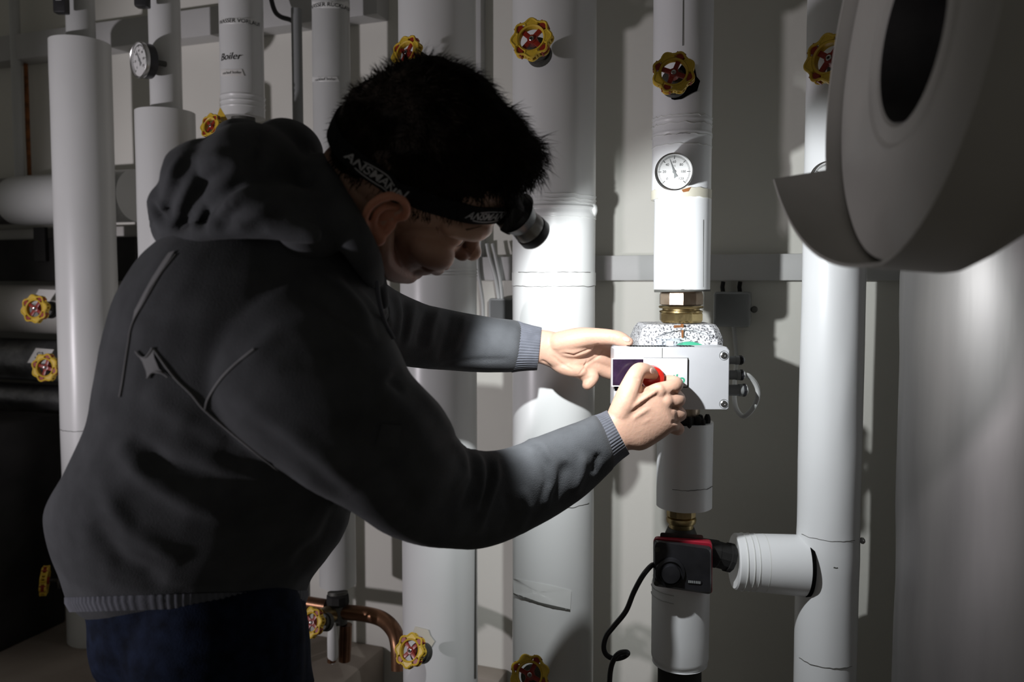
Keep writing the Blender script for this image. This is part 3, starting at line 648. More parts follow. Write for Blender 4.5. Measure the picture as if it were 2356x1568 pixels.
# cable glands on the right-hand side
for (py, px, r, m) in ((828, 1704, .0062, 'black'), (862, 1706, .0072, 'lgrey'), (897, 1712, .0085, 'lgrey')):
    c = np.array([x1-.002, FD+.028, Q(1690, py, FD+.028)[2]]); L = Q(px, py, FD+.028)[0]-c[0]
    g = MB().lathe([(r*.95, 0), (r*.95, L-.008), (r*1.05, L-.008), (r*1.05, L-.003), (r*.9, L-.0005)], c, (1, 0, 0), 24).build('cable_gland', M_['grey'], bx)
    MB().lathe([(r*1.02, L-.001), (r*.95, L+.003), (r*.5, L+.0055), (.001, L+.006)], c, (1, 0, 0), 24).build('gland_cap', M_[m], bx)
    MB().lathe([(r*1.1, L-.0022), (r*1.12, L+.0015), (r*1.0, L+.0015)], c, (1, 0, 0), 8, caps=False).build('gland_nut', M_['black'], bx)
# foam shell round the pump body
d0 = FD+DB+.004; xs = [Q(px, 800, d0)[0] for px in (1474, 1660)]; zA, zB = zt+.030, zbm+.03
def rect(x0_, x1_, y0_, y1_, z): return np.array([[x0_, y0_+.008, z], [x0_+.010, y0_, z], [x1_-.010, y0_, z], [x1_, y0_+.008, z], [x1_, y1_-.008, z], [x1_-.01, y1_, z], [x0_+.01, y1_, z], [x0_, y1_-.008, z]])
MB().rings([rect(xs[0]+.01, xs[1]-.01, d0, d0+.09, zB), rect(xs[0], xs[1], d0-.004, d0+.10, zB+.02), rect(xs[0]-.002, xs[1]+.003, d0-.005, d0+.10, zt+.006), rect(xs[0]+.004, xs[1]-.003, d0-.003, d0+.095, zt+.022), rect(xs[0]+.009, xs[1]-.007, d0+.002, d0+.09, zt+.0285), rect(xs[0]+.014, xs[1]-.012, d0+.008, d0+.085, zt+.0285)]).build('foam_shell', M_['styro'], bx, flat_angle=25)
arc = [(xs[0]+.02+(xs[1]-xs[0]-.035)*k, d0-.006+.002*abs(k-.5), zt+.006+.017*math.sin(math.pi*(.12+.76*k))) for k in np.linspace(0, 1, 25)]
MB().tube(arc, .0022, 8).build('moulded_rib', M_['styro'], bx)
MB().box(((xs[0]+xs[1])/2+.0005, d0-.003, zt+.02), (.0012, .004, .010)).build('shell_split', M_['rust'], bx)
MB().box(((xs[0]+xs[1])/2-.005, d0-.0022, zt+.024), (.006, .003, .004)).build('rust_stain', M_['rust'], bx)
MB().lathe([(.034, -.002), (.040, 0), (.040, .008), (.034, .010)], ((xs[0]+xs[1])/2+.010, d0-.006, zt-.0355), (0, -1, 0), 48).build('green_ring', M_['green'], bx)
MB().box((xs[1]+.004, d0+.03, zt+.004), (.004, .006, .008), bev=.002).build('shell_clip', M_['lgrey'], bx)
# grey signal cable looping out of the middle gland
g = [Q(1707, 862, FD+.028), Q(1722, 864, FD+.03), Q(1738, 882, FD+.035), Q(1744, 905, FD+.04), Q(1735, 935, FD+.045), Q(1713, 957, FD+.05), Q(1697, 945, FD+.07), Q(1690, 920, FD+.10), Q(1690, 880, FD+.16), onwall(1694, 830, .02), onwall(1691, 780, .012), onwall(1688, 745, .012)]
tag(MB().tube(smooth_path(g, np.full(len(g), .0036), 6)[0], .0036, 10).build('signal_cable', M_['lgrey']), 'grey cable looping from the pump gland up to the junction box', 'cable')
# junction boxes
def jbox(px0, py0, px1, py1, lab, off):
    a, b = onwall(px0, py1, off), onwall(px1, py0, off); c = (a+b)/2; t = thing('junction_box', lab, 'box', c)
    c2 = c-WN*off*.5
    MB().box(c2, (abs(np.dot(b-a, WT))/2*.97, off/2, abs(b[2]-a[2])/2*.97), WT, WN, (0, 0, 1), .003).build('base', M_['grey'], t)
    bm = MB(); w, h = abs(np.dot(b-a, WT))/2, abs(b[2]-a[2])/2; r = min(w, h)*.18; po = []
    for (sx, sy, a0) in ((1, 1, 0), (-1, 1, 90), (-1, -1, 180), (1, -1, 270)):
        for k in range(6): po.append((sx*(w-r)+r*math.cos(R(a0+18*k)), sy*(h-r)+r*math.sin(R(a0+18*k))))
    M = frame(c, WN); p0 = np.array(po)
    bm.rings([np.c_[p0*s, np.full(len(po), z)]@M[:3, :3].T+c for s, z in ((1, -.012), (1, -.003), (.975, 0))]).build('lid', M_['grey'], t)
    q = c+WT*(w+.006)-WN*.015; MB().lathe([(.006, 0), (.006, .008), (.004, .010)], q, WN, 16).build('fixing_lug', M_['dsteel'], t)
    return t
jbox(1641, 671, 1727, 751, 'grey square junction box on the wall right of the pump fittings', .05)
jbox(1124, 686, 1185, 760, 'grey junction box half hidden behind the thickest pipe', .04)
for (x, lab) in ((1664, 'left of two thin cables entering the right junction box from above'), (1703, 'right of two thin cables entering the right junction box from above')):
    tag(MB().tube([onwall(x, 648, .02), onwall(x-2, 660, .022), onwall(x, 676, .022)], .004, 8).build('wall_cable', M_['dark']), lab, 'cable')
for pts, lab in (([(1097, 560), (1100, 620), (1106, 660), (1111, 700), (1112, 760)], 'thin grey cable running down beside the thick pipe near the cheek'), ([(1120, 560), (1126, 590), (1140, 640), (1148, 690)], 'left of two thin cables behind the trunking by the middle pipe'), ([(1133, 560), (1140, 590), (1150, 640), (1156, 690)], 'right of two thin cables behind the trunking by the middle pipe')):
    tag(MB().tube([onwall(x, y, .036) for x, y in pts], .0035, 8, dense=5).build('wall_cable', M_['lgrey']), lab, 'cable')

# ------------------------------------------------------------------ lower fittings and motor valve
xL, yL = pC3.x-.004, pC3.y
t = thing('union_fitting', 'dirty brass union between the torn pipe section and the motor valve', 'fitting', (xL, yL, zy(1228, 1.18)))
def z2(y): return float(P(1568, y, 1.18)[2])
MB().lathe([(.018, z2(1178)), (.0225, z2(1180)), (.0225, z2(1198)), (.02, z2(1202))], (xL, yL, 0), seg=12).build('upper_nut', M_['brass'], t, flat_angle=20)
MB().lathe([(.018, z2(1200)), (.0225, z2(1202)), (.0232, z2(1206)), (.0222, z2(1214)), (.019, z2(1217)), (.019, z2(1232))], (xL, yL, 0), seg=32).build('collar', M_['brass'], t)
q = P(1570, 1298, 1.10); t = thing('motor_valve', 'black square motor valve actuator with dark red back', 'actuator', P(1570, 1364, 1.16))
yf = 1.14
def rr(px0, py0, px1, py1, sk0, sk1, r, d, n=6):      # rounded quad in pixels at depth d; sk = extra drop of the right-hand corners
    a = [np.array(p, float) for p in ((px0, py0), (px1, py0+sk0), (px1, py1+sk1), (px0, py1))]; out = []
    for i in range(4):
        c = a[i]; u = nrm(a[i-1]-c); w = nrm(a[(i+1) % 4]-c)
        for k in range(n):
            s = k/(n-1); out.append(c+u*r*(1-s)**2+w*r*s*s)
    return np.array([P(x, y, d) for x, y in out])
MB().rings([rr(1507, 1245, 1634, 1343, 18, 20, 12, yf), rr(1503, 1241, 1637, 1347, 18, 20, 10, yf+.006), rr(1503, 1240, 1637, 1347, 15, 20, 10, yf+.018)]).build('cover', M_['black'], t)
M_['valvered'] = mat('dark_red_plastic', (.33, .012, .03), .4)
MB().rings([rr(1504, 1238, 1638, 1346, 12, 20, 10, yf+.016), rr(1503, 1236, 1639, 1346, 10, 20, 10, yf+.018), rr(1505, 1232, 1637, 1340, 8, 18, 10, yf+.034)]).build('back_housing', M_['valvered'], t)
c = P(1541, 1316, yf-.0005)
MB().lathe([(.0225, 0), (.0215, .003), (.0175, .004), (.0165, .001), (.0145, .001), (.013, .010), (.001, .011)], c, (0, -1, 0), 40).build('manual_dial', M_['black'], t)
lb = MB().rings([rr(1581, 1331, 1615, 1340, 3, 3, 4, yf-.0012), rr(1581, 1331, 1615, 1340, 3, 3, 4, yf+.001)]).build('badge', M_['black'], t)
mb = MB()
for px in (1585, 1589, 1593, 1597.5, 1602, 1606, 1610): mb.box(P(px, 1337+(px-1581)*.09, yf-.0014), (.0009, .0003, .0018))
mb.build('badge_relief', M_['grey'], t)
for (px, py) in ((1512, 1263), (1511, 1340)): MB().lathe([(.004, 0), (.004, .0015), (.001, .0018)], P(px, py, yf+.001), (0, -1, 0), 16).build('screw', M_['dsteel'], t)
MB().rings([rr(1519, 1224, 1618, 1240, 6, 6, 6, yf+.03), rr(1519, 1224, 1618, 1240, 6, 6, 6, yf+.075)]).build('valve_body', M_['dsteel'], t)
MB().lathe([(.020, z2(1360)), (.024, z2(1345)), (.024, z2(1240)), (.02, z2(1226))], (xL, yL, 0), seg=28).build('valve_core', M_['dsteel'], t)
c = P(1640, 1272, 1.20); cc = P(1690, 1285, 1.205)
MB().lathe([(.018, -.03), (.0215, .0), (.0215, .004), (.0205, .006), (.0205, .022), (.0225, .023), (.0225, .030), (.012, .034)], c, nrm(cc-c), 12).build('side_union', M_['dark'], t, flat_angle=20)
g = [P(1506, 1298, 1.155), P(1497, 1302, 1.145), P(1478, 1325, 1.13), P(1458, 1362, 1.13), P(1440, 1405, 1.13), P(1412, 1440, 1.13), P(1395, 1462, 1.13), P(1389, 1487, 1.13), P(1395, 1505, 1.13), P(1412, 1514, 1.13), P(1432, 1511, 1.135), P(1444, 1503, 1.13), P(1440, 1499, 1.12), P(1425, 1502, 1.115), P(1413, 1515, 1.115), P(1405, 1540, 1.12), P(1402, 1580, 1.13), P(1400, 1680, 1.15)]
gp = smooth_path(g, np.full(len(g), .0038), 6)[0]
tag(MB().tube(gp, .0038, 12).build('power_cord', M_['black']), 'black power cord curling down from the motor valve', 'cord')

# ------------------------------------------------------------------ copper run at the foot of the return pipe
o = P(775, 1400, 1.52)
t = thing('copper_pipework', 'brown copper pipework with tee and bend under the cut return pipe', 'pipe', o)
MB().tube([P(600, 1372, 1.58), P(690, 1384, 1.55), P(752, 1394, 1.53)], .0135, 18).build('left_pipe', M_['copper'], t)
MB().tube([P(790, 1407, 1.52), P(840, 1412, 1.50), P(880, 1424, 1.48), P(906, 1450, 1.45), P(916, 1485, 1.43), P(918, 1540, 1.42)], .0145, 18, dense=6).build('bend', M_['copper'], t)
MB().tube([P(777, 1360, 1.53), P(777, 1390, 1.525), P(773, 1432, 1.52)], [.0195, .020, .022], 20).build('tee_body', M_['dsteel'], t)
MB().lathe([(.014, -.004), (.0215, 0), (.0225, .012), (.0215, .018), (.016, .02)], P(777, 1368, 1.525), (0, 0, -1), 10).build('ring_nut', M_['dark'], t)
MB().tube([P(735, 1415, 1.45), P(752, 1412, 1.50), P(772, 1415, 1.52)], [.012, .015, .018], 16).build('valve_neck', M_['brass'], t)
t = thing('drain_bottle', 'pale slim plastic tube hanging below the copper tee', 'tube', P(762, 1520, 1.50))
MB().lathe([(.006, 0), (.0085, -.01), (.0105, -.03), (.0105, -.066), (.008, -.072), (.006, -.073), (.004, -.08)], P(765, 1432, 1.50), (0, 0, 1), 20).build('tube', M_['tape2'], t)
MB().lathe([(.0085, 0), (.0085, -.008), (.005, -.010)], P(763, 1512, 1.50), (0, 0, 1), 20).build('tip', M_['copper'], t)
t = thing('rusty_stub', 'rust brown pipe stub below the tee, right of the pale tube', 'pipe', P(797, 1515, 1.52))
MB().lathe([(.012, 0), (.0125, -.03), (.0115, -.072), (.004, -.074)], P(796, 1436, 1.52), (0.05, 0, 1), 20).build('stub', M_['copper'], t)
# ------------------------------------------------------------------ the person: voxel-fused organic shapes
def fuse(mb, voxel, smooth=4, factor=.5):
    me = bpy.data.meshes.new('f'); me.from_pydata(mb.verts().tolist(), [], mb.f)
    bm = bmesh.new(); bm.from_mesh(me); bmesh.ops.recalc_face_normals(bm, faces=bm.faces[:]); bm.to_mesh(me); bm.free()
    o = bpy.data.objects.new('f', me); COL.objects.link(o)
    m = o.modifiers.new('r', 'REMESH'); m.mode = 'VOXEL'; m.voxel_size = voxel; m.adaptivity = 0
    if smooth: s = o.modifiers.new('s', 'SMOOTH'); s.iterations = smooth; s.factor = factor
    bpy.context.view_layer.update(); r = bpy.data.meshes.new_from_object(o.evaluated_get(bpy.context.evaluated_depsgraph_get()))
    bpy.data.objects.remove(o); bpy.data.meshes.remove(me); return r
def arr(me, k='vertices', a='co'):
    x = np.empty(len(getattr(me, k))*3); getattr(me, k).foreach_get(a, x); return x.reshape(-1, 3)
def setco(me, V): me.vertices.foreach_set('co', V.ravel()); me.update()
def put(name, me, m, parent):
    me.name = name; o = bpy.data.objects.new(name, me); COL.objects.link(o); me.materials.clear(); me.materials.append(m); me.shade_smooth()
    if parent is not None:
        me.transform(Matrix([parent['_inv'][4*i:4*i+4] for i in range(4)])); o.parent = parent; o['_inv'] = parent['_inv']
    return o
def sec(A, B, d, t, d2=None):           # cross-section from its two outline pixels, depth and thickness
    a, b = P(*A, d), P(*B, d if d2 is None else d2); c = (a+b)/2; v = nrm(c-CAMP); u = (a-b)/2
    v = nrm(v-nrm(u)*np.dot(v, nrm(u))); return np.concatenate([c, u, v*t/2])
def loft(mb, secs, n=4, seg=36, p=2.3):
    Sx = np.array(secs); Q, _ = smooth_path(Sx[:, :3], np.zeros(len(Sx)), n); U, _ = smooth_path(Sx[:, 3:6], np.zeros(len(Sx)), n); V, _ = smooth_path(Sx[:, 6:9], np.zeros(len(Sx)), n)
    a = np.linspace(0, 2*math.pi, seg, endpoint=False); ca = np.sign(np.cos(a))*np.abs(np.cos(a))**(2/p); sa = np.sign(np.sin(a))*np.abs(np.sin(a))**(2/p)
    rs = [q+np.outer(ca, u)+np.outer(sa, v) for q, u, v in zip(Q, U, V)]
    def cap(r, c, s): return [c+(r-c)*k+s*h for k, h in ((.35, 1), (.7, .75), (.9, .4))]
    t0 = (Q[0]-Q[1]); t0 = nrm(t0)*np.linalg.norm(V[0])*.3; t1 = Q[-1]-Q[-2]; t1 = nrm(t1)*np.linalg.norm(V[-1])*.3
    rs = [c for c in cap(rs[0], Q[0], t0)]+rs+[c for c in cap(rs[-1], Q[-1], t1)][::-1]
    mb.rings(rs); return mb
def seglines(px, line):
    L = np.array(line, float); d = np.full(len(px), 1e9); tt = np.zeros(len(px)); n = len(L)-1
    for i in range(n):
        a, b = L[i], L[i+1]; ab = b-a; k = np.clip(((px-a)@ab)/(ab@ab+1e-9), 0, 1); dd = np.linalg.norm(px-(a+np.outer(k, ab)), axis=1)
        m = dd < d; d[m] = dd[m]; tt[m] = (i+k[m])/n
    return d, tt
def sculpt(me, folds, tol=.03, amp=1):          # raise or press creases along lines seen on the cloth
    V = arr(me); N = arr(me, 'vertex_normals', 'vector'); q = proj(V); gx, gy = (q[:, 0]//7).astype(int), (q[:, 1]//7).astype(int)
    key = gx*100003+gy; order = np.argsort(key); ks = key[order]; st = np.r_[0, np.flatnonzero(np.diff(ks))+1]
    zm = np.minimum.reduceat(q[order, 2], st); zmin = dict(zip(ks[st], zm)); vis = np.array([q[i, 2] < zmin[key[i]]+tol for i in range(len(V))])
    vis &= np.einsum('ij,ij->i', N, V-CAMP) < 0.02; disp = np.zeros(len(V)); idx = np.flatnonzero(vis); p2 = q[idx, :2]
    for line, w, a in folds:
        L = np.array(line); lo, hi = L.min(0)-3*w, L.max(0)+3*w; s = np.all((p2 > lo) & (p2 < hi), axis=1)
        if not s.any(): continue
        d, t = seglines(p2[s], line); disp[idx[s]] += a*amp*np.exp(-(d/w)**2)*np.clip(np.minimum(t, 1-t)*5, 0, 1)**.7
    V += N*disp[:, None]; setco(me, V)

per = thing('person', 'man in dark hoodie and jeans wearing a headlamp, leaning in to adjust the pump', 'person', (-.36, .92, 0))
# ---- hoodie: torso, near arm, far arm
hb = MB()
loft(hb, [sec((205, 1385), (688, 1372), .93, .27), sec((190, 1340), (705, 1330), .93, .28), sec((170, 1270), (755, 1262), .925, .30), sec((163, 1180), (800, 1168), .92, .31), sec((205, 1090), (830, 1085), .91, .31), sec((248, 1000), (850, 1000), .90, .31),
          sec((268, 900), (868, 890), .89, .31), sec((284, 790), (880, 770), .885, .30), sec((312, 680), (872, 690), .88, .28), sec((372, 585), (850, 620), .875, .25), sec((470, 500), (800, 560), .87, .20), sec((560, 440), (770, 490), .87, .15)], p=2.4)
loft(hb, [sec((760, 590), (455, 800), .82, .17), sec((850, 690), (480, 900), .80, .17), sec((905, 780), (560, 1000), .79, .165), sec((942, 868), (690, 1095), .79, .15), sec((1005, 930), (800, 1162), .81, .135), sec((1050, 1003), (900, 1226), .85, .125), sec((1090, 1034), (1020, 1256), .905, .115), sec((1152, 1036), (1125, 1252), .95, .105), sec((1230, 1008), (1236, 1208), .99, .095), sec((1310, 978), (1332, 1148), 1.025, .088), sec((1366, 952), (1409, 1072), 1.05, .076)], p=2.2)
loft(hb, [sec((800, 560), (760, 760), .97, .15), sec((870, 640), (850, 830), 1.05, .145), sec((955, 690), (965, 846), 1.12, .13), sec((1030, 712), (1050, 851), 1.16, .12), sec((1110, 727), (1120, 855), 1.175, .11), sec((1190, 737), (1178, 856), 1.175, .088)], p=2.2)
hoodie_me = fuse(hb, .0045, 6)
V = arr(hoodie_me); Nn = arr(hoodie_me, 'vertex_normals', 'vector')      # soft cloth undulation
w = np.array([noise.noise(Vector(v*9))*.6+noise.noise(Vector((v[0]*16, v[1]*16, v[2]*26)))*.4 for v in V]); setco(hoodie_me, V+Nn*(w*.004)[:, None])
folds = [
 # near sleeve
 ([(1041, 1011), (1064, 1040), (1070, 1080), (1040, 1130)], 9, .006), ([(1060, 1015), (1086, 1050), (1092, 1100), (1060, 1180)], 9, -.005),
 ([(1084, 1030), (1108, 1068), (1110, 1120), (1092, 1180)], 9, .006), ([(1120, 1040), (1128, 1090), (1105, 1180)], 9, -.005), ([(1139, 1046), (1142, 1100), (1120, 1160), (1098, 1230)], 9, .006),
 ([(1195, 1018), (1235, 1030), (1255, 1066), (1258, 1110), (1240, 1175)], 8, -.004), ([(1205, 1010), (1250, 1027), (1272, 1066), (1275, 1110), (1255, 1170)], 9, .005),
 ([(1305, 1060), (1290, 1110), (1270, 1160)], 14, -.006), ([(1345, 1040), (1338, 1090), (1318, 1140)], 10, .006), ([(1378, 1040), (1365, 1090)], 9, -.005),
 ([(1160, 1130), (1180, 1180), (1150, 1235)], 12, -.004), ([(1200, 1120), (1215, 1170), (1190, 1225)], 12, .004),
 # near shoulder and upper arm
 ([(935, 860), (1000, 940), (1045, 1000)], 10, .004), ([(925, 850), (900, 880), (930, 900)], 10, -.006), ([(860, 880), (960, 980), (1020, 1090)], 26, .005), ([(800, 960), (900, 1080), (960, 1190)], 30, -.006),
 ([(560, 960), (700, 1060), (830, 1180)], 26, -.006), ([(520, 900), (680, 1010), (820, 1130)], 24, .005), ([(560, 830), (640, 760), (760, 720)], 24, .005), ([(640, 840), (780, 830), (880, 880)], 24, -.004),
 ([(700, 620), (800, 680), (880, 760)], 18, .006), ([(690, 660), (790, 730), (870, 800)], 18, -.006), ([(800, 580), (870, 670), (900, 760)], 14, .006), ([(770, 600), (840, 690), (885, 790)], 12, -.005),
 # far sleeve
 ([(1010, 708), (996, 747), (985, 800)], 9, .006), ([(985, 700), (972, 745), (960, 800)], 8, -.006), ([(955, 690), (945, 740), (930, 800)], 9, .006), ([(1040, 715), (1030, 760), (1010, 830)], 9, -.005), ([(1070, 722), (1063, 760), (1040, 815)], 9, .005), ([(905, 670), (920, 720), (915, 780)], 9, .006), ([(930, 680), (932, 730), (922, 790)], 7, -.006),
 ([(1010, 838), (1090, 828), (1180, 826)], 5, -.0035),
 # back and flank
 ([(265, 1020), (340, 1100), (440, 1160), (560, 1190)], 24, .008), ([(300, 1010), (380, 1070), (500, 1110), (620, 1130)], 24, -.010), ([(230, 1120), (300, 1220), (420, 1290)], 22, .006), ([(215, 1200), (280, 1290), (380, 1340)], 22, -.006), ([(420, 980), (540, 1060), (700, 1120)], 26, -.005), ([(330, 900), (420, 960), (520, 1030)], 26, .004),
 ([(800, 1170), (770, 1240), (700, 1310)], 14, .006), ([(780, 1170), (740, 1240), (670, 1300)], 14, -.006), ([(250, 1330), (420, 1360), (640, 1340)], 14, -.004)]
sculpt(hoodie_me, folds, amp=.62)
hoodie = put('hoodie', hoodie_me, M_['hoodie'], per)
BV = BVHTree.FromPolygons([tuple(v) for v in arr(hoodie_me)+np.array(per.matrix_world.translation)], [tuple(p.vertices) for p in hoodie_me.polygons])
def onsurf(px, py, off=.0015, bv=None):
    D = Vector(nrm(ray(px, py))); h = (bv or BV).ray_cast(Vector(CAMP), D)
    if h[0] is None: h = (bv or BV).find_nearest(Vector(P(px, py, .85)))
    n = h[1] if h[1].dot(D) < 0 else -h[1]; return np.array(h[0]+n*off)
def stitched(name, line, r, m, parent, n=10, off=.0006):
    L, _ = smooth_path([(x, y, 0) for x, y in line], np.zeros(len(line)), n); return MB().tube([onsurf(x, y, off) for x, y, _ in L], r, 6).build(name, m, parent)
def applique(name, poly, m, parent, off=.0015):
    n = len(poly); pts = []
    for i in range(n):
        a, b = np.array(poly[i], float), np.array(poly[(i+1) % n], float)
        for k in range(4): pts.append(a+(b-a)*k/4)
    pts = np.array(pts); c = pts.mean(0); mb = MB(); k = len(pts)
    rs = [np.array([onsurf(*(c+(q-c)*s), off) for q in pts]) for s in (1, .7, .4, .15)]; mb.rings(rs, caps=False); mb.add(np.vstack([rs[-1], onsurf(*c, off)]), [(i, (i+1) % k, k) for i in range(k)])
    return mb.build(name, m, parent)
stitched('seam', [(352, 800), (400, 865), (440, 905), (471, 942), (540, 1000), (640, 1080)], .0011, M_['piping'], hoodie)
stitched('seam', [(471, 942), (480, 915), (510, 870), (545, 835), (585, 803)], .0011, M_['piping'], hoodie)
applique('star_emblem', [(315, 808), (323, 818), (337, 821), (346, 812), (354, 800), (357, 822), (368, 848), (388, 866), (372, 858), (352, 857), (341, 870), (338, 853), (330, 832)], M_['piping'], hoodie)
stitched('emblem_edge', [(315, 808), (323, 818), (335, 822), (346, 812), (353, 800)], .0009, M_['piping'], hoodie, off=.0016); stitched('emblem_edge', [(341, 869), (350, 857), (362, 854), (376, 858), (388, 866)], .0009, M_['piping'], hoodie, off=.0016)
stitched('back_piping', [(405, 585), (370, 630), (335, 690), (305, 745), (296, 790), (288, 840), (282, 880), (276, 912)], .0010, M_['piping'], hoodie)
applique('yoke_stripe', [(404, 578), (393, 596), (372, 626), (345, 668), (322, 712), (306, 745), (312, 715), (330, 680), (352, 640), (378, 600), (390, 583)], M_['piping'], hoodie)
applique('sleeve_patch', [(876, 972), (922, 976), (916, 1028), (864, 1022)], M_['hoodie'], hoodie, .0022)
# ---- cuffs: ribbed knit
def cuff(A0, B0, A1, B1, d0, d1, t0, t1, name='cuff'):
    s0, s1 = sec(A0, B0, d0, t0), sec(A1, B1, d1, t1); seg = 52*6; a = np.linspace(0, 2*math.pi, seg, endpoint=False); rb = 1+.014*np.sign(np.cos(52*a))*np.abs(np.cos(52*a))**.6; rs = []
    for k, f in ((-.12, .9), (0, 1.0), (.06, 1.03), (.3, 1.0), (.6, .985), (.9, .99), (.99, .985), (1.0, .96), (1.0, .90), (.85, .88), (.5, .86)):
        s = s0+(s1-s0)*k; rs.append(s[:3]+np.outer(np.cos(a)*f*rb, s[3:6])+np.outer(np.sin(a)*f*rb, s[6:9]))
    return MB().rings(rs, caps=False).build(name, M_['rib'], hoodie, flat_angle=0)
cuff((1362, 960), (1408, 1072), (1397, 944), (1448, 1042), 1.050, 1.070, .070, .062)
cuff((1187, 739), (1175, 854), (1247, 753), (1236, 851), 1.175, 1.178, .078, .064)
MB().tube([(P(690, 1395, .93)), P(205, 1385, .93)], .001).v
rs = []
for k, f in ((0, .965), (.0, 1.01), (.4, 1.02), (1, 1.0), (1.0, .96)):
    s = sec((205+8*k, 1372+34*k), (690-4*k, 1358+34*k), .93, .272); a = np.linspace(0, 2*math.pi, 480, endpoint=False); rb = 1+.004*np.cos(120*a)
    a2 = np.sign(np.cos(a))*np.abs(np.cos(a))**(2/2.4); b2 = np.sign(np.sin(a))*np.abs(np.sin(a))**(2/2.4); rs.append(s[:3]+np.outer(a2*f*rb, s[3:6])+np.outer(b2*f*rb, s[6:9]))
MB().rings(rs, caps=False).build('waistband', M_['rib'], hoodie)
# ---- hood lying on the shoulders
ho = MB()
def bl(px, py, d, rx, ry, rd): 
    k = d/F; ho.ell(P(px, py, d), np.array([[rx*k, 0, 0], [0, 0, ry*k], [0, rd, 0]]), 28, 18)
bl(500, 430, .83, 105, 108, .085); bl(470, 395, .84, 70, 58, .07); bl(590, 405, .82, 112, 118, .09); bl(665, 345, .88, 72, 68, .07); bl(560, 325, .90, 58, 50, .05); bl(620, 480, .785, 130, 58, .06); bl(425, 480, .83, 66, 66, .06)
bl(720, 520, .80, 80, 80, .06); bl(740, 430, .86, 50, 70, .06)
def pt(line, d, rpx): ho.caps_tube([P(x, y, d if np.isscalar(d) else d[i]) for i, (x, y) in enumerate(line)], [r*.86/F for r in (rpx if not np.isscalar(rpx) else [rpx]*len(line))], 14, 5)
pt([(345, 462), (355, 500), (372, 540), (402, 556), (450, 540), (520, 528), (620, 528), (720, 540)], [.85, .84, .82, .795, .77, .752, .742, .738], [12, 16, 21, 22, 21, 22, 22, 22])
pt([(420, 362), (455, 342), (500, 325), (525, 305), (548, 288), (575, 286), (600, 300)], .89, [12, 18, 22, 18, 14, 14, 12]); pt([(610, 318), (640, 298), (668, 296), (700, 312), (725, 340), (735, 372)], .89, [16, 20, 20, 18, 14, 12])
pt([(735, 372), (760, 440), (800, 520), (840, 590), (862, 640)], [.84, .80, .78, .80, .84], [26, 34, 40, 36, 26]); pt([(850, 600), (872, 650), (885, 700)], [.86, .86, .88], [20, 22, 16])
hood_me = fuse(ho, .004, 7)
sculpt(hood_me, [([(425, 350), (395, 400), (378, 460), (362, 500)], 9, .006), ([(440, 360), (412, 410), (392, 470), (380, 510)], 8, -.008), ([(490, 385), (440, 420), (412, 470), (395, 530)], 11, .008), ([(530, 385), (470, 420), (440, 470), (420, 530)], 9, -.009),
  ([(540, 400), (490, 440), (460, 490), (445, 530)], 11, .007), ([(580, 410), (520, 440), (480, 490), (460, 530)], 9, -.008), ([(615, 425), (540, 455), (500, 490), (475, 525)], 12, .007), ([(640, 445), (560, 475), (520, 510), (505, 532)], 7, -.007),
  ([(650, 478), (590, 490), (550, 515), (535, 530)], 12, .006), ([(660, 500), (610, 512), (570, 532)], 7, -.006), ([(500, 340), (560, 350), (610, 390)], 12, -.006), ([(600, 300), (606, 330), (600, 380)], 9, -.010), ([(345, 470), (362, 500), (380, 512)], 9, -.012), ([(430, 372), (520, 360), (600, 372)], 12, .006)], .05, .8)
_b = bmesh.new(); _b.from_mesh(hood_me)
for _ in range(4): bmesh.ops.smooth_vert(_b, verts=_b.verts[:], factor=.5, use_axis_x=True, use_axis_y=True, use_axis_z=True)
_b.to_mesh(hood_me); _b.free()
put('hood', hood_me, M_['hoodie'], hoodie)
MB().tube([P(868, 648, .80), P(872, 690, .79), P(885, 740, .79), P(905, 780, .79)], .0022, 8, dense=4).build('drawstring', M_['rib'], hoodie)
# ---- trousers and shoes
tb = MB()
loft(tb, [sec((222, 1330), (686, 1330), .93, .24), sec((228, 1400), (690, 1390), .93, .25), sec((240, 1480), (698, 1470), .93, .26), sec((245, 1560), (718, 1566), .93, .26)], p=2.3)
for (x, y, x2, y2) in ((-.42, .99, -.48, 1.05), (-.335, .88, -.335, .86)):
    tb.caps_tube([(x, y, .98), (x, y, .80), ((x+x2)/2, (y+y2)/2, .5), (x2, y2, .1)], [.098, .090, .075, .066], 24, 6)
tr_me = fuse(tb, .007, 5); V = arr(tr_me); Nn = arr(tr_me, 'vertex_normals', 'vector'); w = np.array([noise.noise(Vector((v[0]*10, v[1]*10, v[2]*22))) for v in V]); setco(tr_me, V+Nn*(w*.004)[:, None])
tro = put('jeans', tr_me, M_['jeans'], per)
for (x, y, s) in ((-.48, 1.05, 1), (-.335, .86, -1)):
    sb = MB(); sb.ell((x, y, .06), (.05, .055, .07)); sb.caps_tube([(x-.02, y-.02, .045), (x+.08, y+.06, .04), (x+.16, y+.12, .034)], [.042, .046, .036]); sb.box((x+.06, y+.045, .012), (.14, .045, .012), (.8, .6, 0), (-.6, .8, 0), bev=.01)
    put('shoe', fuse(sb, .006, 3), M_['shoe'], per)
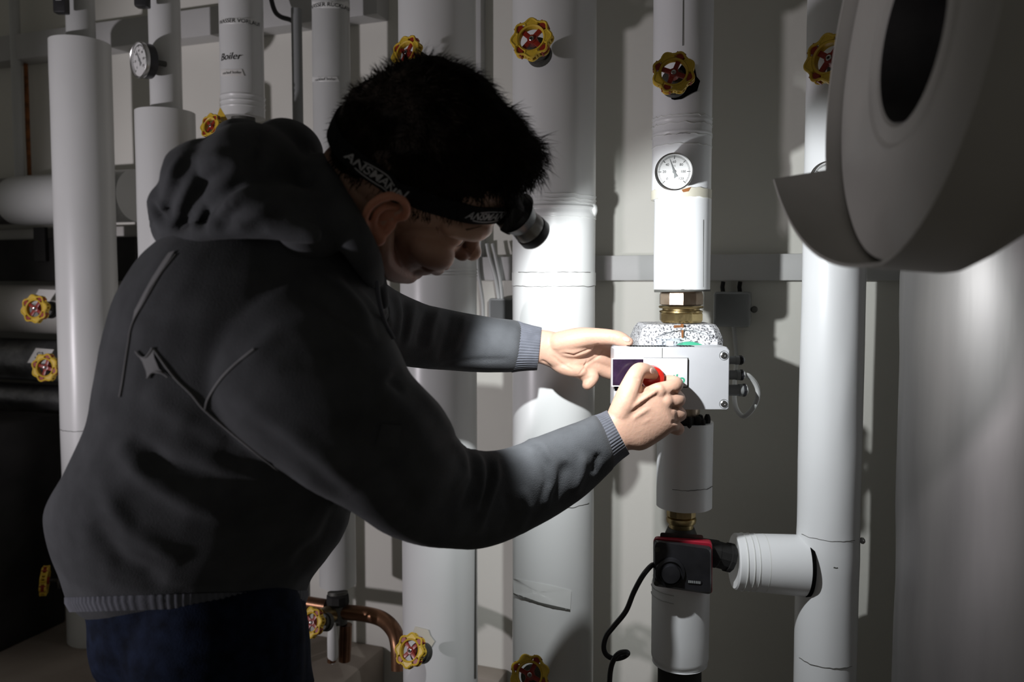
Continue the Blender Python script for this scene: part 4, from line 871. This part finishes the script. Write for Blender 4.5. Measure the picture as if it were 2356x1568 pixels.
# ---- body: head, neck, hands, all one continuous skin
bb = MB()
ax = np.array([HF_, HR_, HU_])*HS
def fu(u): return u if u > -.01 else -.01+(u+.01)*.80
def he(f, s, u, rf, rs_, ru):
    f = f-.012*max(0, (-.04-u)/.05); u = fu(u); bb.ell(H(f, s, u), np.array([ax[0]*rf, ax[1]*rs_, ax[2]*ru]), 32, 22)
def ht(pts, r, dense=4, b=None): (b or bb).caps_tube([H(p[0]-.012*max(0, (-.04-p[2])/.05), p[1], fu(p[2])) for p in pts], np.array(r)*HS, 12, dense)
he(-.008, 0, .048, .096, .074, .086); he(.034, 0, .055, .062, .063, .062); he(.045, 0, -.012, .050, .054, .066); he(.035, 0, -.058, .050, .048, .036); he(.078, 0, -.090, .018, .023, .016); he(-.03, 0, -.02, .062, .058, .055)
for s in (-1, 1):
    ht([(.0, s*.060, -.028), (.022, s*.056, -.064), (.052, s*.040, -.084), (.078, s*.016, -.094)], [.015, .017, .015, .013])
    he(.060, s*.043, -.020, .030, .023, .021); ht([(.060, s*.052, .022), (.086, s*.036, .028), (.099, s*.012, .026)], [.010, .013, .012]); he(.068, s*.032, .006, .017, .017, .015)
    he(.099, s*.0125, -.020, .011, .0075, .008); ht([(.075, s*.03, -.046), (.090, s*.02, -.056)], [.014, .010])
he(.062, 0, .045, .047, .045, .036); ht([(.090, 0, .026), (.097, 0, .010), (.106, 0, -.006), (.112, 0, -.014)], [.008, .0085, .0095, .0115]); he(.098, 0, -.024, .013, .010, .008)
he(.068, 0, -.060, .030, .034, .028); ht([(.086, -.021, -.061), (.099, -.008, -.055), (.1, 0, -.056), (.099, .008, -.055), (.086, .021, -.061)], [.004, .006, .006, .006, .004]); ht([(.084, -.018, -.064), (.096, 0, -.069), (.084, .018, -.064)], [.004, .0075, .004])
# ear (near side) and a simple far one
for s in (1, -1):
    def E(f, u, o=0): return (-.004+f+.0, s*(.070+o+.25*max(0, -f)), u)
    ht([E(.006, .006, .004), E(.010, .018, .010), E(.004, .030, .012), E(-.010, .035, .014), E(-.022, .028, .016), E(-.027, .012, .016), E(-.023, -.006, .014), E(-.012, -.022, .011), E(-.004, -.028, .010)], [.0035, .0042, .0045, .0048, .0048, .0045, .0042, .0046, .005], 5)
    ht([E(-.002, .020, .007), E(-.013, .016, .010), E(-.016, .004, .011), E(-.010, -.010, .009), E(-.002, -.014, .008)], [.003, .0036, .004, .004, .004], 5)
    he(-.003, s*.083, -.024, .0095, .0055, .010); ht([E(.006, -.002, .006), E(.005, -.012, .008)], [.0048, .005]); he(-.012, s*.073, .008, .018, .004, .024)
NB0 = H(-.028, 0, -.045); NB1 = P(690, 560, .90)
bb.caps_tube([H(-.01, 0, .0), NB0, (NB0+NB1)/2+[-.008, 0, .01], NB1], [.052, .056, .060, .070], 24, 5)
# hidden trunk, arms and legs inside the clothes
bb.caps_tube([NB1, P(560, 900, .89), P(450, 1400, .93), (-.36, .93, .9)], [.03, .022, .022, .03], 12, 4)
bb.caps_tube([P(600, 880, .88), P(640, 800, .83), P(1020, 1150, .90), P(1240, 1105, .985), P(1410, 1005, 1.068)], [.016, .02, .018, .016, .015], 12, 3); bb.caps_tube([P(600, 800, .9), P(780, 760, .94), P(870, 755, 1.04), P(960, 768, 1.12), P(1190, 796, 1.175), P(1260, 805, 1.182)], [.016, .018, .016, .016, .014, .014], 12, 3)
for (x, y, x2, y2) in ((-.42, .99, -.48, 1.05), (-.335, .88, -.335, .86)): bb.caps_tube([(-.36, .93, .95), (x, y, .85), ((x+x2)/2, (y+y2)/2, .5), (x2, y2, .05)], [.02, .02, .018, .018], 10, 3)
def fin(pts, dense=5): bb.caps_tube([P(*p[:3]) for p in pts], [p[3] for p in pts], 16, dense)
# near (right) hand: back of the hand to the camera, fingers and thumb closing on the red knob
loft(bb, [sec((1376, 968), (1428, 1052), 1.058, .044), sec((1402, 948), (1446, 1034), 1.066, .042), sec((1424, 920), (1480, 1034), 1.072, .040), sec((1452, 897), (1522, 1010), 1.076, .036), sec((1484, 888), (1549, 990), 1.079, .037), sec((1510, 890), (1559, 988), 1.081, .034), sec((1528, 894), (1564, 980), 1.085, .027)], n=5)
for q, r in (((1514, 900, 1.0765), .0120), ((1530, 924, 1.0765), .0122), ((1538, 950, 1.0785), .0116), ((1538, 976, 1.082), .0105)): bb.ell(P(*q), (r, r, r))
fin([(1490, 908, 1.084, .0105), (1514, 899, 1.080, .0115), (1552, 888, 1.083, .0098), (1556, 880, 1.098, .0088), (1540, 874, 1.108, .0075), (1526, 872, 1.112, .006)])
fin([(1500, 934, 1.085, .0105), (1528, 924, 1.080, .0115), (1559, 921, 1.085, .0100), (1559, 912, 1.101, .0090), (1545, 896, 1.110, .008), (1528, 885, 1.112, .0065)])
fin([(1505, 956, 1.086, .0105), (1535, 950, 1.082, .0110), (1563, 954, 1.089, .0096), (1560, 946, 1.103, .0088), (1545, 930, 1.110, .008), (1532, 915, 1.112, .0065)])
fin([(1505, 979, 1.087, .0095), (1534, 977, 1.085, .0100), (1560, 987, 1.093, .0086), (1556, 980, 1.106, .0078), (1545, 965, 1.110, .007), (1534, 955, 1.111, .006)])
fin([(1424, 955, 1.066, .016), (1438, 925, 1.068, .0165), (1449, 895, 1.070, .0148), (1463, 862, 1.078, .0122), (1474, 852, 1.084, .0115), (1492, 855, 1.094, .0100), (1503, 861, 1.100, .0078)])
bb.ell(P(1450, 925, 1.070), (.022, .014, .022))
for a, b, c in (((1440, 975, 1.0535), (1475, 950, 1.0575), (1520, 925, 1.0665)), ((1448, 990, 1.0545), (1490, 966, 1.059), (1527, 950, 1.0685)), ((1452, 1005, 1.0565), (1490, 988, 1.0615), (1527, 975, 1.072)), ((1432, 958, 1.053), (1465, 928, 1.0565), (1508, 900, 1.065))): fin([(*a[:2], a[2]+.0016, .0026), (*b[:2], b[2]+.0008, .0030), (*c[:2], c[2]+.0008, .0034)])
# far (left) hand: palm to the camera, thumb on top of the box, fingers behind it
loft(bb, [sec((1228, 757), (1222, 842), 1.176, .042), sec((1248, 758), (1242, 836), 1.178, .040), sec((1290, 766), (1284, 853), 1.182, .040), sec((1335, 780), (1324, 864), 1.186, .034), sec((1368, 796), (1352, 866), 1.191, .027), sec((1380, 805), (1362, 862), 1.195, .022)], n=5)
bb.ell(P(1316, 795, 1.168), np.array([[.033, 0, .002], [0, .014, 0], [-.002, 0, .018]])); bb.ell(P(1308, 846, 1.175), np.array([[.028, 0, -.006], [0, .011, 0], [.001, 0, .013]]))
fin([(1285, 788, 1.170, .0165), (1330, 778, 1.162, .016), (1365, 774, 1.155, .0132), (1408, 775, 1.147, .0110), (1428, 779, 1.143, .0102), (1446, 786, 1.140, .0074)])
fin([(1345, 800, 1.189, .0115), (1378, 803, 1.193, .0116), (1405, 806, 1.198, .0104), (1430, 812, 1.198, .009), (1445, 816, 1.196, .0078)])
fin([(1345, 820, 1.189, .0115), (1375, 823, 1.193, .0115), (1404, 834, 1.200, .0104), (1430, 842, 1.200, .009), (1446, 846, 1.197, .0078)])
fin([(1335, 838, 1.186, .011), (1366, 844, 1.191, .0108), (1396, 856, 1.197, .0098), (1424, 864, 1.198, .0086), (1440, 867, 1.196, .0075)])
fin([(1328, 852, 1.182, .011), (1349, 862, 1.183, .0102), (1364, 864, 1.182, .0096), (1359, 876, 1.180, .0092), (1351, 885, 1.178, .008)])
body_me = fuse(bb, .0017, 5)
V = arr(body_me); tint = np.ones((len(V), 4))
L = V-HO; hc = np.stack([L@HF_, L@HR_, L@HU_], 1)/HS; inh = (np.linalg.norm(L, axis=1) < .2)
f_, s_, u_ = hc.T
def soft(x, w): return 1/(1+np.exp(-np.clip(x/w, -40, 40)))
scalp = soft(u_-(.045+.6*np.clip(f_, 0, .2)-.9*np.clip(-f_-.02, 0, .06)), .008)*inh
scalp = np.maximum(scalp, soft(u_-(.02-.3*f_), .01)*soft(-.012-f_, .006)*inh*(np.abs(s_) < .085))
ear = inh*(np.abs(s_) > .0765)*(np.abs(f_+.012) < .034)*(np.abs(u_) < .046)
scalp = scalp*(1-ear)
beard = 1.4*soft(-.022-u_+.25*(f_-.03), .008)*soft(f_+.01, .01)*inh*(f_ < .11)*(u_ > -.12)
tint[:, :3] *= (1-.93*scalp)[:, None]; tint[:, :3] *= 1-(beard*.5)[:, None]*np.array([.9, 1., 1.])
tint[:, :3] *= 1-np.outer(ear*1.0, [-.05, .24, .32]); lips = inh*soft(.012-np.abs(u_+.062), .002)*(f_ > .083)*(np.abs(s_) < .022); tint[:, :3] *= 1-np.outer(lips, [.1, .35, .3])
ca = body_me.color_attributes.new('tint', 'FLOAT_COLOR', 'POINT'); ca.data.foreach_set('color', tint.ravel())
# creases of the palm, knuckles
sculpt(body_me, [([(1290, 812), (1320, 818), (1352, 805), (1380, 790)], 2.6, -.0022), ([(1310, 838), (1345, 840), (1375, 820), (1392, 800)], 2.4, -.0018), ([(1332, 862), (1345, 845), (1352, 825)], 2, -.0012), ([(1244, 828), (1256, 834), (1270, 846)], 3, -.0016), ([(1268, 815), (1290, 835), (1320, 852)], 3, -.0012),
  ([(1412, 770), (1414, 785)], 2, -.0008), ([(1404, 770), (1406, 785)], 2, -.0008), ([(1545, 902), (1558, 903)], 3, -.003), ([(1545, 937), (1562, 938)], 3, -.003), ([(1545, 970), (1562, 971)], 3, -.003), ([(1458, 868), (1470, 872)], 2, -.0008), ([(1470, 905), (1500, 890), (1520, 888)], 4, -.002)], .01)
body = put('body', body_me, M_['skin'], per)
BB = BVHTree.FromPolygons([tuple(v) for v in arr(body_me)+np.array(per.matrix_world.translation)], [tuple(p.vertices) for p in body_me.polygons])
def nail(px, py, d, ux, rx, ry, dirpx):
    q = onsurf(px, py, .0004, BB); D = Vector(nrm(ray(px, py))); n = np.array(BB.find_nearest(Vector(q))[1]); x = nrm(P(px+dirpx[0], py+dirpx[1], q[1])-P(px, py, q[1])); x = nrm(x-n*np.dot(x, n)); y = np.cross(n, x)
    MB().ell(q, np.array([x*rx, y*ry, n*.0011]), 16, 8).build('fingernail', M_['nail'], body)
nail(1500, 853, 1.1, 0, .0055, .0042, (10, 4)); nail(1441, 780, 1.12, 0, .006, .0035, (10, 4))
for s in (-1, 1):
    e = MB().ell(H(.0735, s*.032, .006), (.0118*HS,)*3, 20, 14).build('eye', M_['panel'], body); g = nrm(HF_-.35*HU_)
    MB().lathe([(.0055, .0105), (.003, .0119), (.001, .0121)], H(.0735, s*.032, .006), g, 20, caps=True).build('iris', M_['black'], body)
    mb = MB()
    for k in range(40):
        x = k/39; p0 = H(.084+.010*math.sin(math.pi*x*.8+.6)-.012*x, s*(.012+.040*x), .032+.006*math.sin(math.pi*x)); mb.tube([p0, p0+.007*HS*(HR_*s*.8+HU_*.3+HF_*.25)], [.0007, .0002], 4)
    mb.build('eyebrow', M_['hair'], body)['kind'] = 'stuff'
# ---- hair: cropped sides, longer crown and fringe
hm = MB()
def hh(f, s, u, rf, rs_, ru): hm.ell(H(f, s, u), np.array([ax[0]*rf, ax[1]*rs_, ax[2]*ru]), 32, 22)
hh(-.006, 0, .064, .092, .077, .084); hh(.034, 0, .105, .070, .060, .046); hh(.074, 0, .114, .034, .046, .026); hh(-.048, 0, .048, .056, .066, .070); hh(-.008, 0, .096, .078, .068, .063)
hair_me = fuse(hm, .0035, 4); V = arr(hair_me); Nn = arr(hair_me, 'vertex_normals', 'vector'); w = np.array([noise.noise(Vector(v*45))+.6*noise.noise(Vector(v*110)) for v in V]); setco(hair_me, V+Nn*(w*.003)[:, None])
hair = put('hair', hair_me, M_['hair'], per)
HB = BVHTree.FromPolygons([tuple(v) for v in arr(hair_me)+np.array(per.matrix_world.translation)], [tuple(p.vertices) for p in hair_me.polygons])
ns = 15000; Vv, Ff = [], []
pos = arr(hair_me)+np.array(per.matrix_world.translation); nor = arr(hair_me, 'vertex_normals', 'vector'); pick = rng.integers(0, len(pos), ns)
for i in pick:
    p = pos[i]; n = nor[i]; l = np.array([np.dot(p-HO, HF_), np.dot(p-HO, HR_), np.dot(p-HO, HU_)])
    if np.dot(n, HU_) < -.75: continue
    front = np.clip((l[0]-.03)/.06, 0, 1); top = np.clip((l[2]-.06)/.08, 0, 1)
    flow = HF_*(.35+1.0*top)-HU_*(.9-.6*top+.5*front)+HR_*.15*np.sign(l[1]); flow = flow-n*np.dot(flow, n); flow = nrm(flow+rng.normal(0, .38, 3))
    ln = .009+.009*top+.012*front*rng.random()+.006*rng.random(); d1 = nrm(flow+n*(.10+.22*rng.random()+.35*front)); d2 = nrm(flow*1.0-n*.1+rng.normal(0, .25, 3)); wv = nrm(np.cross(d1, n))*.00055; k = len(Vv)
    q0, q1 = p-n*.002, p+d1*ln*.5; q2 = q1+d2*ln*.5; Vv += [q0-wv, q0+wv, q1-wv*.8, q1+wv*.8, q2]; Ff += [(k, k+1, k+3, k+2), (k+2, k+3, k+4)]
for _ in range(420):                       # loose spiky fringe standing out over the lamp
    s = rng.uniform(-.05, .06); u = rng.uniform(.075, .135); p = H(.085+rng.uniform(-.01, .016)-(max(0, u-.11))*.9, s, u); d = nrm(HF_*1.0-HU_*rng.uniform(.1, 1.3)+rng.normal(0, .3, 3)); ln = rng.uniform(.012, .030); k = len(Vv); wv = nrm(np.cross(d, HU_))*.0006
    q1 = p+d*ln*.55; q2 = q1+nrm(d-HU_*.3+rng.normal(0, .2, 3))*ln*.45; Vv += [p-wv, p+wv, q1-wv*.8, q1+wv*.8, q2]; Ff += [(k, k+1, k+3, k+2), (k+2, k+3, k+4)]
st = MB().add(Vv, Ff).build('hair_strands', M_['hair'], hair, smooth=False); st['kind'] = 'stuff'
# ---- head torch on its printed elastic strap
hl = thing('headlamp', 'black headlamp on a printed elastic strap around the head', 'headlamp', LAMP)
import itertools
bvs = [BB, HB]
def hit(o, d):
    best = None
    for b in bvs:
        h = b.ray_cast(Vector(o+d*.25), Vector(-d), .25)
        if h[0] is not None:
            r = .25-h[3]; best = r if best is None else max(best, r)
    return best or .09
SC = H(.005, 0, .030); SB = H(-.095, 0, .026); SF = H(.105, 0, .058)
sx = nrm(SF-SB); sy = nrm(HR_-sx*np.dot(HR_, sx)); sz = np.cross(sy, sx); sz = sz if np.dot(sz, HU_) > 0 else -sz; SC = (SF+SB)/2
phs = np.linspace(0, 2*math.pi, 97)[:-1]
rad = np.array([min(hit(SC, math.cos(a)*sx+math.sin(a)*sy)*1.0, .101) for a in phs]); 
for _ in range(1): rad = np.maximum(rad, (np.roll(rad, 1)+np.roll(rad, -1))/2)
rad = (np.roll(rad, 1)+rad+np.roll(rad, -1))/3+.002
SW = .0108
def sp(a, w, off=0):
    r = np.interp(a % (2*math.pi), np.r_[phs, 2*math.pi], np.r_[rad, rad[0]])+off; return SC+(math.cos(a)*sx+math.sin(a)*sy)*r+sz*w
rs = [np.array([sp(a, w, o) for a in phs]) for w, o in ((-SW, 0), (-SW, .0016), (0, .0022), (SW, .0016), (SW, 0), (-SW, 0))]
strap = MB().rings(rs, caps=False).build('strap', M_['strap'], hl)
def strap_print(a_mid, scale, flip=1):
    V, f = text_mesh('ANSMANN', .0155*scale, shear=.25, bold=.0003); mb = MB(); r0 = float(np.interp(a_mid, phs, rad))
    def mp(V): return [sp(a_mid-flip*v[0]/r0, flip*v[1]*1.0 if flip > 0 else -v[1], .0030) for v in V]
    mb.add(mp(V), f)
    for sgn in (1, -1):                       # the two swooshes over and under the word
        t = np.linspace(-.016, .020, 14)*sgn; up = [(x, sgn*(.0085-6*(x*sgn-.002)**2)*scale+.0008) for x in t]; dn = [(x, y-.0013) for x, y in up]
        po = mp(np.array(up+dn[::-1])); n = len(up); mb.add(po, [(i, i+1, 2*n-2-i, 2*n-1-i) for i in range(n-1)])
    mb.build('lettering', M_['print'], strap)
strap_print(R(27), .80); strap_print(R(122), .85)
# lamp body
LX = nrm(LDIR); LZ = nrm(sz-LX*np.dot(sz, LX)); LY = np.cross(LZ, LX)
fb = SF+nrm(sx)*.006
MB().box(fb+sx*.004, (.007, .026, .017), sx, sy, sz, .004).build('mounting_plate', M_['black'], hl)
MB().rings([(c+np.outer(np.cos(tt)*a_, LY)+np.outer(np.sin(tt)*b_, LZ)) for tt in [np.linspace(0, 2*math.pi, 36, endpoint=False)] for c, a_, b_ in ((fb-sx*.002, .026, .020), (fb+sx*.008, .027, .024), (LAMP-LX*.006, .0245, .0225), (LAMP+LX*.008, .0175, .0172))]).build('housing', M_['black'], hl)
MB().lathe([(.0150, .006), (.0172, .008), (.0185, .018), (.0178, .024)], LAMP, LX, 40, caps=False).build('silver_ring', M_['steel'], hl)
MB().lathe([(.0170, .021), (.0190, .022), (.0192, .031), (.0172, .034), (.0145, .033), (.0140, .024)], LAMP, LX, 40, caps=False).build('lens_rim', M_['black'], hl)
MB().lathe([(.0142, .027), (.001, .029)], LAMP, LX, 32).build('lens', M_['clear'], hl)
MB().lathe([(.0142, .025), (.006, .0135), (.001, .013)], LAMP, LX, 32).build('reflector', M_['steel'], hl)
for o in list(COL.objects):
    if '_inv' in o: del o['_inv']
